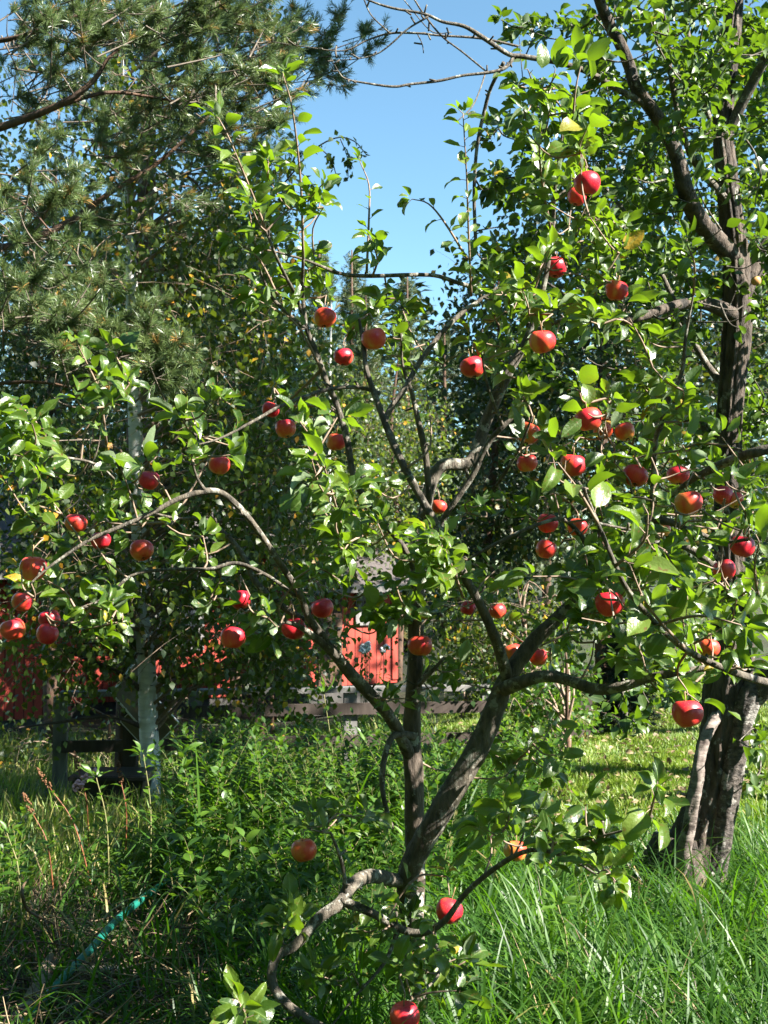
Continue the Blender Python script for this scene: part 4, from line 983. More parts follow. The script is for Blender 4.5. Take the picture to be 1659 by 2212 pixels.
def build_old_tree():
    tp, trad = limb(OT)
    base = np.array([tp[0][0], tp[0][1], float(ground(tp[0][0], tp[0][1]))])
    root = thing('old_fruit_tree', base, 'old tree at the right with cracked lichen covered bark and bare branches across the sky', 'tree')
    a = Acc(); tube(a, np.vstack([base - (0, 0, .15), tp]), np.concatenate([[trad[0] * 1.25], trad]), 64, 10, rough=.05, ridge=.16); a.build('trunk', M['old_bark'], root, base)
    ra = Acc()
    for an in np.linspace(0, 6.28, 8)[:-1] + .3:
        dv = np.array([math.cos(an), math.sin(an), 0]); tube(ra, [base + dv * .08 + (0, 0, .30), base + dv * .17 + (0, 0, .10), base + dv * .30 + (0, 0, .02), base + dv * .46 - (0, 0, .05)], [.05, .06, .04, .02], 14, 6, rough=.1, ridge=.08)
    ra.build('root', M['old_bark'], root, base)
    p, r = limb([(1530, 1940, 5.24, 62), (1558, 1800, 5.22, 50), (1580, 1680, 5.22, 48), (1598, 1580, 5.22, 48), (1622, 1500, 5.2, 50), (1660, 1460, 5.2, 40)])
    a = Acc(); tube(a, p, r, 40, 10, rough=.07, ridge=.10); a.build('trunk_lobe', M['flaky_bark'], root, base)['label'] = 'grey flaky barked half of the lower trunk'
    p, r = limb([(1462, 1930, 5.2, 46), (1478, 1840, 5.15, 32), (1492, 1760, 5.12, 28), (1506, 1690, 5.12, 27), (1512, 1640, 5.13, 22), (1530, 1580, 5.18, 24), (1556, 1535, 5.25, 26), (1592, 1480, 5.38, 20)])
    a = Acc(); tube(a, p, r, 22, 9, rough=.13, ridge=.06); so_ = a.build('side_stem', M['pale_bark'], root, base); so_['label'] = 'smooth pale side stem catching the sun'
    paths = [tp[6:]]
    for k, sp_ in enumerate(OLIMBS):
        p, r = limb(sp_); paths.append(p)
        a = Acc(); tube(a, p, r, 12 if r.max() > .02 else 7, 5, rough=.05)
        c = smooth_path(p, 5)
        for _ in range(len(c) // 4 if k in (1, 2, 3, 4, 5) else len(c) // 9):
            b = c[rng.integers(len(c))]; dd = norm(rng.normal(size=3) + (0, 0, .2)); l = rng.uniform(.012, .04)
            tube(a, [b, b + dd * l], [.004, .0035], 5, 1)
        a.build('branch', M['old_bark'] if r.max() > .03 else M['bark'], root, base)
    samp = Wood(tree_samples(paths))
    wood = Acc(); fol = Foliage()
    allp = np.vstack([ell_points((*e[:6], int(e[6] * .95))) for e in OELL])
    for p in near_first(allp, samp):
        if True:
            b = join_twig(wood, samp, p, r=.0028, maxd=1.0, mat=1)
            up = norm(p - b) + np.array([0, 0, .5]) + rng.normal(size=3) * .4
            rosette(fol, p, up, int(rng.integers(6, 11)), rng.uniform(.055, .082))
            for t in (.3, .55, .8):
                if rng.random() < .75: rosette(fol, b + (p - b) * t + rng.normal(size=3) * .03, rng.normal(size=3) + (0, 0, .4), int(rng.integers(3, 6)), rng.uniform(.05, .075))
    # the bark of the trunk stays in view between leaf masses
    def thin(m):
        x, y, d = proj(m)
        ok = np.ones(len(m), bool)
        hit = (abs(x - 1580) < 45) & (y > 560) & (y < 950) & (d < 5.3); ok &= ~hit | (rng.random(len(m)) < .28)
        hit = (abs(x - 1572) < 34) & (y > 380) & (y < 560) & (d < 5.3); ok &= ~hit | (rng.random(len(m)) < .25)
        hit = (x > 700) & (x < 1080) & (y < 620) & (x < 1000 + 0.0 * y); ok &= ~hit
        return ok
    fol.flush(wood, 0, thin=thin, nu=4, cols=(-1, 0, 1))
    wood.build('crown', [M['old_leaf'], M['bark']], root, base)
build_old_tree()

# ------------------------------------------------------------------ pines, birches and the wood behind
def needle_tufts(acc, B, D, n_each, L, wdt, mat=0, old=0.08):
    B = np.asarray(B).reshape(-1, 3); m = len(B)
    if m == 0: return
    b = np.repeat(B, n_each, 0); d = np.repeat(norm(np.asarray(D)), n_each, 0); n = len(b)
    back = rng.uniform(0, 1, n)
    r = rng.normal(size=(n, 3)); r = norm(r - (r * d).sum(1, keepdims=True) * d)
    sp = rng.uniform(.25, .8, n)
    dirs = norm(d * np.cos(sp)[:, None] + r * np.sin(sp)[:, None] + rng.normal(size=(n, 3)) * .12)
    b = b - d * (back * L * .9)[:, None]
    l = L * rng.uniform(.75, 1.15, n)
    s = norm(np.cross(dirs, rng.normal(size=(n, 3)))) * wdt / 2
    mid = b + dirs * (l * .55)[:, None] - np.array([0, 0, 1]) * (l * .03)[:, None]
    tip = b + dirs * l[:, None] - np.array([0, 0, 1]) * (l * .10)[:, None]
    V = np.stack([b - s * .6, b + s * .6, mid + s, mid - s, tip], 1).reshape(-1, 3)
    k = np.arange(n)[:, None] * 5
    tint = np.repeat(np.clip(rng.uniform(.1, .85, m), 0, .85), n_each) * .6 + .4 * rng.uniform(.1, .85, n)
    o = np.repeat(rng.random(m) < old, n_each); tint[o] = rng.uniform(.9, 1, o.sum())
    acc.add(V, k + [0, 1, 2, 3], k + [3, 2, 4], tint=np.repeat(tint, 5), mat=mat)

def pine_sprays(acc, pts, away, size, per, n_needle, nl, nw, wood=1, old=.08):
    TB, TD = [], []
    for p in pts:
        ax = norm(norm(p - away) * np.array([1, 1, .25]) + rng.normal(size=3) * .45 + (0, 0, .25))
        L = size * rng.uniform(.6, 1.25)
        e = p + ax * L; m = p + ax * L * .55 + np.array([0, 0, -L * .05])
        tube(acc, [p - ax * L * .5 - (0, 0, L * .05), m, e], [.006, .004, .002], 4, 3, mat=wood, cap=False)
        for q in range(per):
            t = rng.uniform(.1, 1)
            b = p + ax * L * t
            sd = norm(ax * .7 + rng.normal(size=3) * .75 + (0, 0, .12)); sl = L * rng.uniform(.14, .34)
            tube(acc, [b, b + sd * sl], [.0028, .0018], 3, 1, mat=wood, cap=False)
            TB.append(b + sd * sl); TD.append(sd + (0, 0, .25))
            if rng.random() < .5: TB.append(b + sd * sl * .5); TD.append(sd)
        TB.append(e); TD.append(ax)
    needle_tufts(acc, TB, TD, n_needle, nl, nw, old=old)

def build_near_pine():
    base = P(-260, HORIZON, 7.2); base[2] = float(ground(base[0], base[1]))
    root = thing('pine_tree', base, 'near pine reaching in from the left edge with sunlit needle boughs and bare dry twigs', 'pine tree')
    a = Acc(); tube(a, [base - (0, 0, .1), base + (0.05, 0, 2), base + (0, .05, 4.5), base + (.1, 0, 8)], [.17, .15, .12, .05], 14, 6, rough=.06); a.build('trunk', M['pine_bark'], root, base)
    LB = [[(-260, 330, 7.2, 27), (-60, 292, 7.0, 19), (60, 255, 6.9, 16), (150, 215, 6.8, 14), (205, 170, 6.8, 11), (245, 115, 6.8, 7), (330, 70, 6.8, 5), (420, 50, 6.8, 3)],
          [(130, 228, 6.9, 10), (230, 200, 7.0, 8), (330, 210, 7.1, 6), (450, 230, 7.1, 4), (560, 210, 7.1, 3)],
          [(-260, 560, 7.2, 25), (-20, 540, 7.3, 17), (130, 490, 7.4, 15), (240, 415, 7.5, 12), (330, 360, 7.6, 10), (400, 300, 7.6, 7), (460, 240, 7.6, 4)],
          [(-260, 740, 7.2, 21), (-40, 700, 6.6, 14), (90, 690, 6.2, 10), (220, 720, 6.0, 7), (320, 780, 5.9, 5), (400, 850, 5.9, 3)],
          [(-260, 470, 7.2, 16), (-40, 420, 6.4, 10), (50, 440, 6.2, 6), (110, 500, 6.1, 4)],
          [(-260, 860, 7.2, 15), (-20, 830, 6.4, 9), (120, 830, 6.2, 6), (270, 880, 6.1, 3)],
          [(-260, 90, 7.2, 19), (-20, 90, 7.0, 12), (100, 60, 6.9, 9), (200, 20, 6.9, 6)]]
    a = Acc(); paths = []
    for sp_ in LB:
        p, r = limb(sp_); paths.append(p)
        b = Acc(); tube(b, p, r, 9, 5, rough=.05); b.build('branch', M['pine_bark'], root, base)
    ells = [(430, 110, 160, 130, 6.5, 7.4, 58), (110, 70, 110, 80, 6.6, 7.4, 26), (250, 60, 90, 60, 6.6, 7.2, 16), (50, 440, 80, 100, 6.0, 6.8, 22), (60, 670, 90, 70, 5.8, 6.6, 22),
            (210, 740, 150, 80, 5.7, 6.4, 46), (350, 820, 60, 40, 5.7, 6.1, 10), (340, 260, 190, 90, 6.9, 7.8, 30), (120, 560, 90, 50, 6.1, 6.9, 8), (90, 200, 90, 60, 6.9, 7.6, 10), (560, 200, 60, 90, 6.9, 7.5, 10), (250, 420, 150, 90, 7.2, 8, 12)]
    samp = Wood(tree_samples(paths))
    pts = near_first(np.vstack([ell_points((*e[:6], int(e[6] * 1.2))) for e in ells]), samp)
    for p in pts: join_twig(a, samp, p, r=.0032, maxd=.6, mat=1)
    pine_sprays(a, pts, base + (0, 0, 4), .24, 9, 30, .060, .0028, old=.05)
    a.build('crown', [M['needle'], M['dry_twig']], root, base)
    # bare dead twigs
    d_ = Acc()
    for k in range(26):
        p = ell_points((rng.choice([30, 60, 150, 120]), rng.choice([430, 480, 900, 960, 1020]), 90, 60, 6.0, 6.8, 1))[0]
        pts = [p]
        dd = norm(rng.normal(size=3) + (.5, 0, -.3))
        for _ in range(4): dd = norm(dd + rng.normal(size=3) * .5); pts.append(pts[-1] + dd * .09)
        tube(d_, pts, [.0045, .0015], 5, 3)
    d_.build('dead_wood', M['dry_twig'], root, base)['kind'] = 'stuff'
build_near_pine()

def build_far_trunk_pine(px, d, w0, top, lean, label, ells, seed_limbs=9, size=.34, nn=26, nl=.075, nw=.0045, leafmat='needle', per=9, group=None):
    base = P(px, HORIZON, d); base[2] = float(ground(base[0], min(base[1], 40)))
    root = thing('pine_tree', base, label, 'pine tree', group)
    tp = [base - (0, 0, .1), base + (lean * .3, 0, top * .3), base + (lean * .7, 0, top * .65), base + (lean, 0, top)]
    a = Acc(); tube(a, tp, [w0, w0 * .85, w0 * .6, w0 * .12], 10, 6, rough=.05); a.build('trunk', M['pine_bark'], root, base)
    c = smooth_path(np.array(tp), 10)
    cr = Acc()
    for e in ells:
        pts = ell_points(e)
        for p in pts:
            k = np.argmin(abs(c[:, 2] - (p[2] - .15))); b = c[k]
            if rng.random() < .16: tube(cr, [b, b * .6 + p * .4 + rng.normal(size=3) * .12, b * .25 + p * .75 + rng.normal(size=3) * .12, p], [.020, .014, .009, .004], 5, 4, mat=2, cap=False)
        pine_sprays(cr, pts, (base + (0, 0, base[2] + top * .5)), size, per, nn, nl, nw, old=.06)
    cr.build('crown', [M[leafmat], M['dry_twig'], M['pine_bark']], root, base)
build_far_trunk_pine(275, 10.5, .11, 10.5, .25, 'tall pine with bare lower trunk rising behind the birch at upper left',
    [(300, 420, 230, 170, 9.6, 11.4, 46), (520, 90, 120, 90, 9.8, 11.2, 26), (700, 110, 90, 55, 9.6, 10.6, 15), (640, 170, 100, 40, 9.8, 10.6, 10), (150, 150, 170, 150, 9.8, 11.4, 30), (330, 50, 200, 90, 10, 11.4, 24), (480, 320, 120, 140, 9.8, 11, 22), (270, 250, 60, 200, 8.6, 9.0, 14)])

def leaf_cloud_tree(name, px, d, top_y, trunk_r, ells, label, cat, mat, L, n_each, bark='birch_bark', group=None, shape='birch', droop=.9, clump=.22, trunk_pts=None, base_py=None):
    base = P(px, HORIZON, d); base[2] = float(ground(base[0], min(base[1], 40)))
    root = thing(name, base, label, cat, group)
    if trunk_pts is not None:
        tp, trad = limb(trunk_pts); tp = np.vstack([base - (0, 0, .1), tp]); trad = np.concatenate([[trad[0] * 1.1], trad])
    else:
        t = P(px + rng.uniform(-20, 20), top_y, d)
        tp = np.array([base - (0, 0, .1), base * .65 + t * .35 + rng.normal(size=3) * .08, base * .3 + t * .7 + rng.normal(size=3) * .1, t]); trad = np.array([trunk_r, trunk_r * .8, trunk_r * .5, trunk_r * .12])
    a = Acc(); tube(a, tp, trad, 12, 6, rough=.04); a.build('trunk', M[bark], root, base)
    c = smooth_path(tp, 12)
    cr = Acc()
    for e in ells:
        for p in ell_points(e):
            k = np.argmin(abs(c[:, 2] - (p[2] - .35 * np.linalg.norm(p[:2] - c[len(c) // 2, :2])))); b = c[k]
            if rng.random() < .25: tube(cr, [b, b * .45 + p * .55 + (0, 0, .15) + rng.normal(size=3) * .08, p], [.012 + trunk_r * .08, .008, .003], 4, 3, mat=1, cap=False)
            # hanging leafy twigs around the limb tip
            n = n_each
            q = p + rng.normal(size=(n, 3)) * clump * np.array([1, 1, .9]); q[:, 2] -= rng.random(n) * clump * droop
            D = rng.normal(size=(n, 3)) * .6 + np.array([0, 0, -droop]); N = rng.normal(size=(n, 3)) * .8 + np.array([0, 0, .6]) + .2 * SUN
            px_, py_, d_ = proj(q); kp = ~((abs(px_ - 316) < 32) & (py_ > 1300) & (py_ < 1730) & (d_ < 9.0)) | (rng.random(n) < .12)
            kp &= ~((px_ > 640) & (px_ < 930) & (py_ < 620) & (d_ < 20))
            q, D, N = q[kp], D[kp], N[kp]; n = len(q)
            if n == 0: continue
            t = rng.uniform(.05, .88, n); k2 = rng.random(n) < .05; t[k2] = rng.uniform(.92, 1, k2.sum())
            leaf_blades(cr, q, D, N, L * rng.uniform(.65, 1.15, n), wr=.8 if shape == 'birch' else .6, fold=.15, curl=rng.uniform(0, .6, n), tint=t, nu=3, cols=(-1, 1), shape=shape, wave=0)
            for _ in range(3):
                e_ = q[rng.integers(n)]; tube(cr, [p, (p + e_) / 2 + (0, 0, .02), e_], [.003, .002, .001], 3, 2, mat=1, cap=False)
    cr.build('crown', [mat, M['twig_bark']], root, base)
    return root

leaf_cloud_tree('birch_tree', 325, 9.0, 0, .08, [(470, 700, 170, 260, 8.4, 9.8, 90), (500, 1050, 170, 170, 8.2, 9.6, 60), (420, 1300, 160, 100, 8.2, 9.2, 26), (150, 1250, 170, 140, 8.3, 9.4, 36), (150, 1000, 160, 130, 8.6, 9.8, 40), (560, 420, 80, 110, 8.6, 9.6, 22), (275, 300, 50, 230, 8.3, 8.9, 18), (300, 600, 200, 150, 8.8, 10, 30), (110, 1420, 130, 60, 8.3, 9, 9), (560, 1440, 90, 50, 8.2, 9, 7), (640, 900, 70, 200, 8.6, 9.8, 24), (260, 160, 220, 130, 9, 10.2, 16), (590, 60, 70, 50, 8.8, 9.6, 6), (600, 1250, 90, 90, 8.3, 9.3, 12), (480, 1370, 170, 60, 8.3, 9.3, 26), (210, 1350, 190, 60, 8.3, 9.3, 24), (620, 1400, 60, 70, 8.3, 9.3, 8)],
    'white barked birch with black marks, standing left behind the apple tree', 'birch tree', M['birch_leaf'], .062, 44,
    trunk_pts=[(326, 1690, 9.0, 42), (320, 1560, 9.0, 41), (318, 1450, 9.0, 39), (308, 1320, 9.0, 36), (300, 1150, 9.05, 33), (292, 900, 9.1, 30), (286, 650, 9.1, 26), (278, 450, 9.1, 18), (268, 250, 9.1, 10), (262, 60, 9.1, 4)])
# limbs of the birch that droop to the left
def birch_low_limbs():
    root = bpy.data.objects['birch_tree']; base = np.array(root.location)
    for sp_ in ([(316, 1500, 9.0, 13), (260, 1455, 8.9, 11), (190, 1425, 8.8, 8), (130, 1400, 8.7, 5)], [(318, 1575, 9.0, 12), (240, 1548, 8.9, 9), (130, 1560, 8.8, 6), (20, 1575, 8.7, 3)], [(306, 1340, 9.0, 10), (250, 1385, 8.9, 7), (180, 1390, 8.8, 4)]):
        p, r = limb(sp_); a = Acc(); tube(a, p, r, 7, 5, rough=.05); a.build('branch', M['dark_wood'], root, base)
    a = Acc()
    for sp_ in ([(540, 470, 8.9, 5), (610, 400, 8.8, 4), (670, 330, 8.7, 3.5), (725, 298, 8.65, 3), (765, 305, 8.6, 2.5), (792, 335, 8.6, 2)], [(690, 318, 8.7, 3), (715, 345, 8.65, 2.5), (728, 385, 8.65, 2)], [(735, 300, 8.65, 2.5), (750, 340, 8.62, 2), (752, 385, 8.6, 2)], [(640, 365, 8.75, 3), (668, 390, 8.7, 2), (690, 420, 8.7, 2)]):
        p, r = limb(sp_); tube(a, p, r, 5, 5)
        c = smooth_path(p, 8); k = 26; q = c[rng.integers(len(c) // 3, len(c), k)] + rng.normal(size=(k, 3)) * .012
        leaf_blades(a, q, rng.normal(size=(k, 3)) * .6 + (0, 0, -.9), rng.normal(size=(k, 3)) + (0, 0, .5), rng.uniform(.04, .058, k), wr=.8, fold=.1, curl=.2, tint=rng.uniform(.1, .8, k), nu=3, cols=(-1, 1), shape='birch', wave=0, mat=1)
    a.build('branch', [M['dark_wood'], M['birch_leaf']], root, base)['label'] = 'thin leafy birch branch arching into the sky gap'
birch_low_limbs()

bgspec = [  # distant wood: bearing, distance, top height in the frame
 (690, 30, 520), (760, 34, 540), (790, 31, 620), (880, 36, 590), (960, 33, 700), (560, 33, 420), (1060, 36, 720), (470, 30, 420), (1180, 32, 640), (390, 36, 420), (1330, 34, 500), (1460, 36, 560), (1600, 33, 420), (60, 34, 480), (200, 37, 480)]
lab_bg = {0: 'pale sunlit pine in the far wood below the left foot of the sky gap', 3: 'far pine whose tip ends just under the lower point of the sky gap'}
def bg_pines():
    for k, (px, d, ty) in enumerate(bgspec):
        base = P(px, HORIZON, d); base[2] = float(ground(base[0], min(base[1], 40)))
        lab = {0: lab_bg[0], 3: lab_bg[3]}.get(k, 'distant pine in the wood closing the background')
        root = thing('distant_pine', base, lab, 'pine tree', 'distant pines of the wood')
        top = P(px, ty, d)
        a = Acc(); tube(a, [base - (0, 0, .2), base * .5 + top * .5, top], [.14, .1, .02], 8, 4); a.build('trunk', M['pine_bark'], root, base)
        cr = Acc(); hgt = top[2] - base[2]
        TB, TD = [], []
        nwh = int(hgt * 3.0)
        for i in range(nwh):
            z = base[2] + hgt * (.12 + .88 * i / nwh); rad = max(.2, (1 - i / nwh) ** .8 * 2.1)
            for s in range(6):
                an = rng.uniform(0, 6.28); r = rad * rng.uniform(.6, 1.1)
                c0 = np.array([base[0], base[1], z]); dv = np.array([math.cos(an), math.sin(an), .25])
                e = c0 + dv * r
                if s < 3: tube(cr, [c0, c0 + dv * r * .5 - (0, 0, .04), e], [.022, .014, .006], 4, 2, mat=1, cap=False)
                m = int(6 + r * 9)
                t = rng.uniform(.2, 1.05, m)[:, None]
                TB.append(c0 + dv * r * t + rng.normal(size=(m, 3)) * .13); TD.append(dv + rng.normal(size=(m, 3)) * .6 + (0, 0, .4))
        needle_tufts(cr, np.vstack(TB), np.vstack(TD), 12, .19, .018, old=.05)
        cr.build('crown', [M['far_needle'], M['dry_twig']], root, base)
bg_pines()

M['wood_leaf'] = leaf_mat('wood_leaf', [(0, (0.008, 0.018, 0.005)), (0.6, (0.022, 0.044, 0.009)), (0.9, (0.05, 0.075, 0.014)), (0.95, (0.28, 0.17, 0.02)), (1, (0.24, 0.12, 0.02))], trans=(0.16, 0.26, 0.015), tmix=0.22, rough=0.5)
MB = M['birch_leaf']; MU = M['bush_leaf']; MW = M['wood_leaf']
BG = [
 ('background_tree', 370, 18, 380, .12, [(370, 650, 200, 200, 17, 20, 90), (360, 980, 220, 190, 17, 20, 100), (400, 1220, 240, 80, 17, 19, 40)], 'dark leafy tree directly behind the birch trunk', 'tree', MW, .1, 24, 'pine_bark'),
 # broadleaved trees and bushes behind
 ('background_birch', 700, 21, 650, .09, [(690, 950, 110, 200, 20, 22.5, 70), (720, 1180, 130, 110, 19.5, 22, 50)], 'yellowing birch with thin crown behind the central stems', 'birch tree', MB, .085, 26, 'birch_bark'),
 ('background_birch', 860, 24, 720, .09, [(870, 980, 110, 170, 23, 25.5, 60), (880, 1200, 120, 90, 22.5, 25, 36)], 'slim birch with loose yellow-green crown below the sky gap', 'birch tree', MB, .09, 26, 'pine_bark'),
 ('background_tree', 1060, 15, 560, .09, [(1060, 700, 80, 150, 14, 16.5, 30), (1120, 880, 120, 120, 14, 16.5, 46), (1060, 1080, 130, 100, 14, 16, 36), (1000, 1240, 130, 80, 13.6, 16, 30)], 'dark leaved tree right of the sky gap behind the apple tree', 'tree', MW, .085, 24, 'pine_bark'),
 ('background_tree', 1300, 14, 400, .10, [(1250, 520, 160, 180, 13, 16, 60), (1330, 800, 190, 170, 13, 16, 70), (1330, 1080, 200, 120, 13, 15.6, 56), (1280, 330, 80, 90, 13.4, 15.6, 8)], 'tall dark green tree filling in behind the right hand branches', 'tree', MW, .085, 24, 'pine_bark'),
 ('background_tree', 1560, 15, 100, .11, [(1580, 300, 150, 240, 14, 17, 44), (1570, 700, 170, 220, 14, 17, 76), (1560, 1080, 170, 170, 14, 16.6, 60)], 'leafy tree at the far right behind the old trunk', 'tree', MW, .085, 24, 'pine_bark'),
 ('background_tree', 560, 15, 500, .09, [(500, 720, 150, 190, 14, 17, 100), (540, 1000, 150, 170, 14, 17, 90), (580, 1230, 150, 90, 13.6, 16, 34)], 'shaded leafy tree behind the birch crown left of the centre', 'tree', MW, .08, 24, 'pine_bark'),
 ('background_tree', 120, 14.5, 300, .10, [(100, 620, 190, 180, 13.6, 16, 90), (120, 950, 200, 170, 13.4, 16, 90), (200, 1200, 190, 80, 13.4, 15.6, 44), (60, 300, 150, 120, 14, 16.5, 14)], 'shaded leafy tree at the left behind the near pine', 'tree', MW, .08, 24, 'pine_bark'),
 ('shade_tree', 1880, 7.0, -300, .08, [(2020, -100, 520, 620, 6.0, 8.2, 120), (1980, 420, 300, 200, 6.2, 8, 30)], 'leafy tree just outside the right edge that shades the birch', 'tree', MU, .085, 22, 'pine_bark'),  # added to keep the sun off the birch trunk
 ('shade_tree', 3500, 1.8, -600, .05, [(2282, 221, 350, 380, 2.7, 3.8, 48)], 'leafy crown just right of the viewer that shades the lower left', 'tree', MU, .06, 20, 'pine_bark'),  # added out of view to darken the ground at lower left
 ('garden_bush', 1130, 10.8, 1240, .03, [(1120, 1370, 110, 100, 10.3, 11.6, 40), (1050, 1440, 90, 60, 10.4, 11.4, 18)], 'bush with some yellow leaves right behind the thick right limb', 'bush', MB, .05, 30, 'pine_bark'),
 ('garden_bush', 1230, 9.2, 1400, .02, [(1165, 1490, 75, 45, 9.2, 10.4, 24), (1210, 1530, 50, 22, 9.6, 10.4, 8)], 'low dark bush at the edge of the lawn under the right limb', 'bush', MU, .05, 26, 'pine_bark'),
 ('garden_bush', 990, 13.5, 1270, .03, [(1000, 1380, 90, 90, 13, 14.5, 26)], 'yellow-green bush behind the fence right of the central trunk', 'bush', MB, .055, 30, 'pine_bark'),
 ('garden_bush', 600, 12.5, 1300, .03, [(600, 1400, 80, 80, 11.8, 13.2, 14)], 'thin bush before the red barn left of the fork', 'bush', MB, .05, 26, 'pine_bark'),
 ('garden_bush', 230, 12.2, 1400, .02, [(200, 1640, 110, 40, 11.6, 12.8, 16), (60, 1620, 70, 50, 11.6, 12.8, 14), (60, 1690, 60, 30, 11, 12, 6)], 'low yellowing bush between the left fence post and the sunlit cabin', 'bush', MB, .05, 24, 'pine_bark'),
 ('garden_bush', 400, 12.5, 1480, .02, [(400, 1590, 120, 50, 11.8, 13, 20)], 'low bush seen through the fence rails right of the birch trunk', 'bush', MB, .05, 24, 'pine_bark'),
 ('garden_bush', 1560, 13.5, 1300, .03, [(1480, 1370, 170, 70, 13, 14.6, 40)], 'hedge like bush across the lawn behind the old trunk', 'bush', MU, .06, 26, 'pine_bark'),
]
for (nm, px, d, ty, tr, ells, lab, cat, mt, L, n, bk) in BG:
    leaf_cloud_tree(nm, px, d, ty, tr, ells, lab, cat, mt, L * 1.15, int(n * 2.0), bark=bk, clump=.014 * d + .03, droop=.6)

def tall_shade_trees():  # unseen row, added to throw shade on the background trees
    labs = ['tall tree beyond the right edge, nearest of the row', 'tall tree beyond the right edge, second of the row', 'tall tree beyond the right edge, third of the row', 'tall tree beyond the right edge, fourth of the row', 'tall tree beyond the right edge, farthest of the row']
    for k, y in enumerate((6.0, 8.2, 10.4, 12.8, 15.2)):
        b = np.array([8.0 + .5 * (k % 2), y, 0.0])
        root = thing('tall_tree', b, labs[k], 'tree', 'tall trees beyond the right edge')
        a = Acc(); tube(a, [b - (0, 0, .2), b + (.1, 0, 8), b + (0, .1, 17.5)], [.2, .15, .04], 10, 5); a.build('trunk', M['pine_bark'], root, b)
        cr = Acc(); n = 1500
        cc = b + np.column_stack([rng.normal(size=90) * .8, rng.normal(size=90) * .75, rng.uniform(8.4, 18.5, 90)])
        for c in cc[:40]: tube(cr, [np.array([b[0], b[1], c[2] - .6]), c], [.04, .012], 5, 1, mat=1, cap=False)
        q = cc[rng.integers(90, size=n)] + rng.normal(size=(n, 3)) * .38
        leaf_blades(cr, q, rng.normal(size=(n, 3)), rng.normal(size=(n, 3)), rng.uniform(.22, .4, n), wr=.8, tint=rng.uniform(.1, .8, n), nu=3, cols=(-1, 0, 1))
        cr.build('crown', [M['bush_leaf'], M['pine_bark']], root, b)
tall_shade_trees()

def far_wood():
    a = Acc()
    for px in np.arange(-120, 1800, 42):
        d = rng.uniform(40, 50); top_y = 700 + 60 * math.sin(px * .013) + rng.uniform(-70, 60)
        if px < 620: top_y -= 330
        if px > 1100: top_y -= 170
        x = (px - W / 2) / F * d; g = float(ground(x, 40)); top = float(P(px, top_y, d)[2]); hh = top - g
        n = 420; t = rng.random(n) ** .8; r = (1 - t) ** .7 * 2.3 * rng.uniform(.3, 1, n); an = rng.uniform(0, 6.28, n)
        B = np.column_stack([x + r * np.cos(an), d + r * np.sin(an), g + t * hh])
        leaf_blades(a, B, np.column_stack([np.cos(an), np.sin(an), rng.uniform(-.4, .6, n)]), np.array([0, 0, 1.0]) + rng.normal(size=(n, 3)) * .5, rng.uniform(.35, .8, n), wr=.5, tint=rng.uniform(0, 1, n), nu=2, cols=(-1, 1), shape='birch', wave=0)
    tag(a.build('far_wood', M['far_wood']), 'dark far wood closing the view under the sky', 'wood', kind='stuff')
M['far_wood'] = leaf_mat('far_wood', [(0, (0.012, 0.022, 0.012)), (0.7, (0.03, 0.05, 0.025)), (1, (0.07, 0.09, 0.035))], trans=(.05, .08, .02), tmix=.1, rough=.7, spec=.2)
far_wood()

def sky_block_foliage():  # unseen leaf wall, added to hold back skylight from behind
    a = Acc()
    n = 17000
    th = rng.uniform(math.radians(150), math.radians(395), n)          # behind and to the left of the viewer
    th = np.where(rng.random(n) < .25, rng.uniform(math.radians(100), math.radians(150), n), th)
    r = rng.uniform(9, 13, n); z = rng.uniform(-.5, 15, n) * rng.uniform(.5, 1, n)
    ok = ~((np.cos(th) > .45) & (z > 4.5))                              # kept low towards the sun so its light still enters
    B = np.stack([np.cos(th) * r, np.sin(th) * r - 1, z], -1)
    ok &= ~((B[:, 1] > -1.5) & (B[:, 0] > -.38 * np.maximum(B[:, 1], 0) - 4.5))
    B = B[ok]; n = len(B)
    leaf_blades(a, B, rng.normal(size=(n, 3)), rng.normal(size=(n, 3)), rng.uniform(.5, .9, n), wr=.8, tint=rng.uniform(.1, .7, n), nu=3, cols=(-1, 0, 1))
    tag(a.build('surrounding_wood', M['bush_leaf']), 'wood closing the garden behind the viewer', 'wood', kind='stuff')
sky_block_foliage()

def young_spruce():
    base = P(1345, HORIZON, 11.0); base[2] = float(ground(base[0], base[1]))
    root = thing('young_spruce', base, 'dark young spruce at the lawn edge under the low right limb', 'spruce')
    h = 1.2
    a = Acc(); tube(a, [base - (0, 0, .1), base + (0, 0, h)], [.05, .006], 8, 4); a.build('trunk', M['dark_wood'], root, base)
    cr = Acc(); TB, TD = [], []
    for i in range(34):
        z = .12 + (h - .12) * i / 34; rad = (1 - i / 36) * .38 + .05
        for s in range(7):
            an = rng.uniform(0, 6.28); dv = np.array([math.cos(an), math.sin(an), -.25]); r = rad * rng.uniform(.7, 1.1)
            c0 = base + (0, 0, z); tube(cr, [c0, c0 + dv * r * .6, c0 + dv * r], [.007, .005, .002], 4, 2, mat=1, cap=False)
            t = rng.uniform(.25, 1, 7)[:, None]
            TB.append(c0 + dv * r * t + rng.normal(size=(7, 3)) * .03); TD.append(dv + rng.normal(size=(7, 3)) * .6)
    needle_tufts(cr, np.vstack(TB), np.vstack(TD), 20, .05, .005, old=.02)
    cr.build('crown', [M['spruce'], M['dark_wood']], root, base)
M['spruce'] = leaf_mat('spruce_needle', [(0, (0.008, 0.018, 0.008)), (0.8, (0.02, 0.04, 0.018)), (1, (0.03, 0.05, 0.02))], trans=(.03, .05, .02), tmix=.1, rough=.5)
young_spruce()

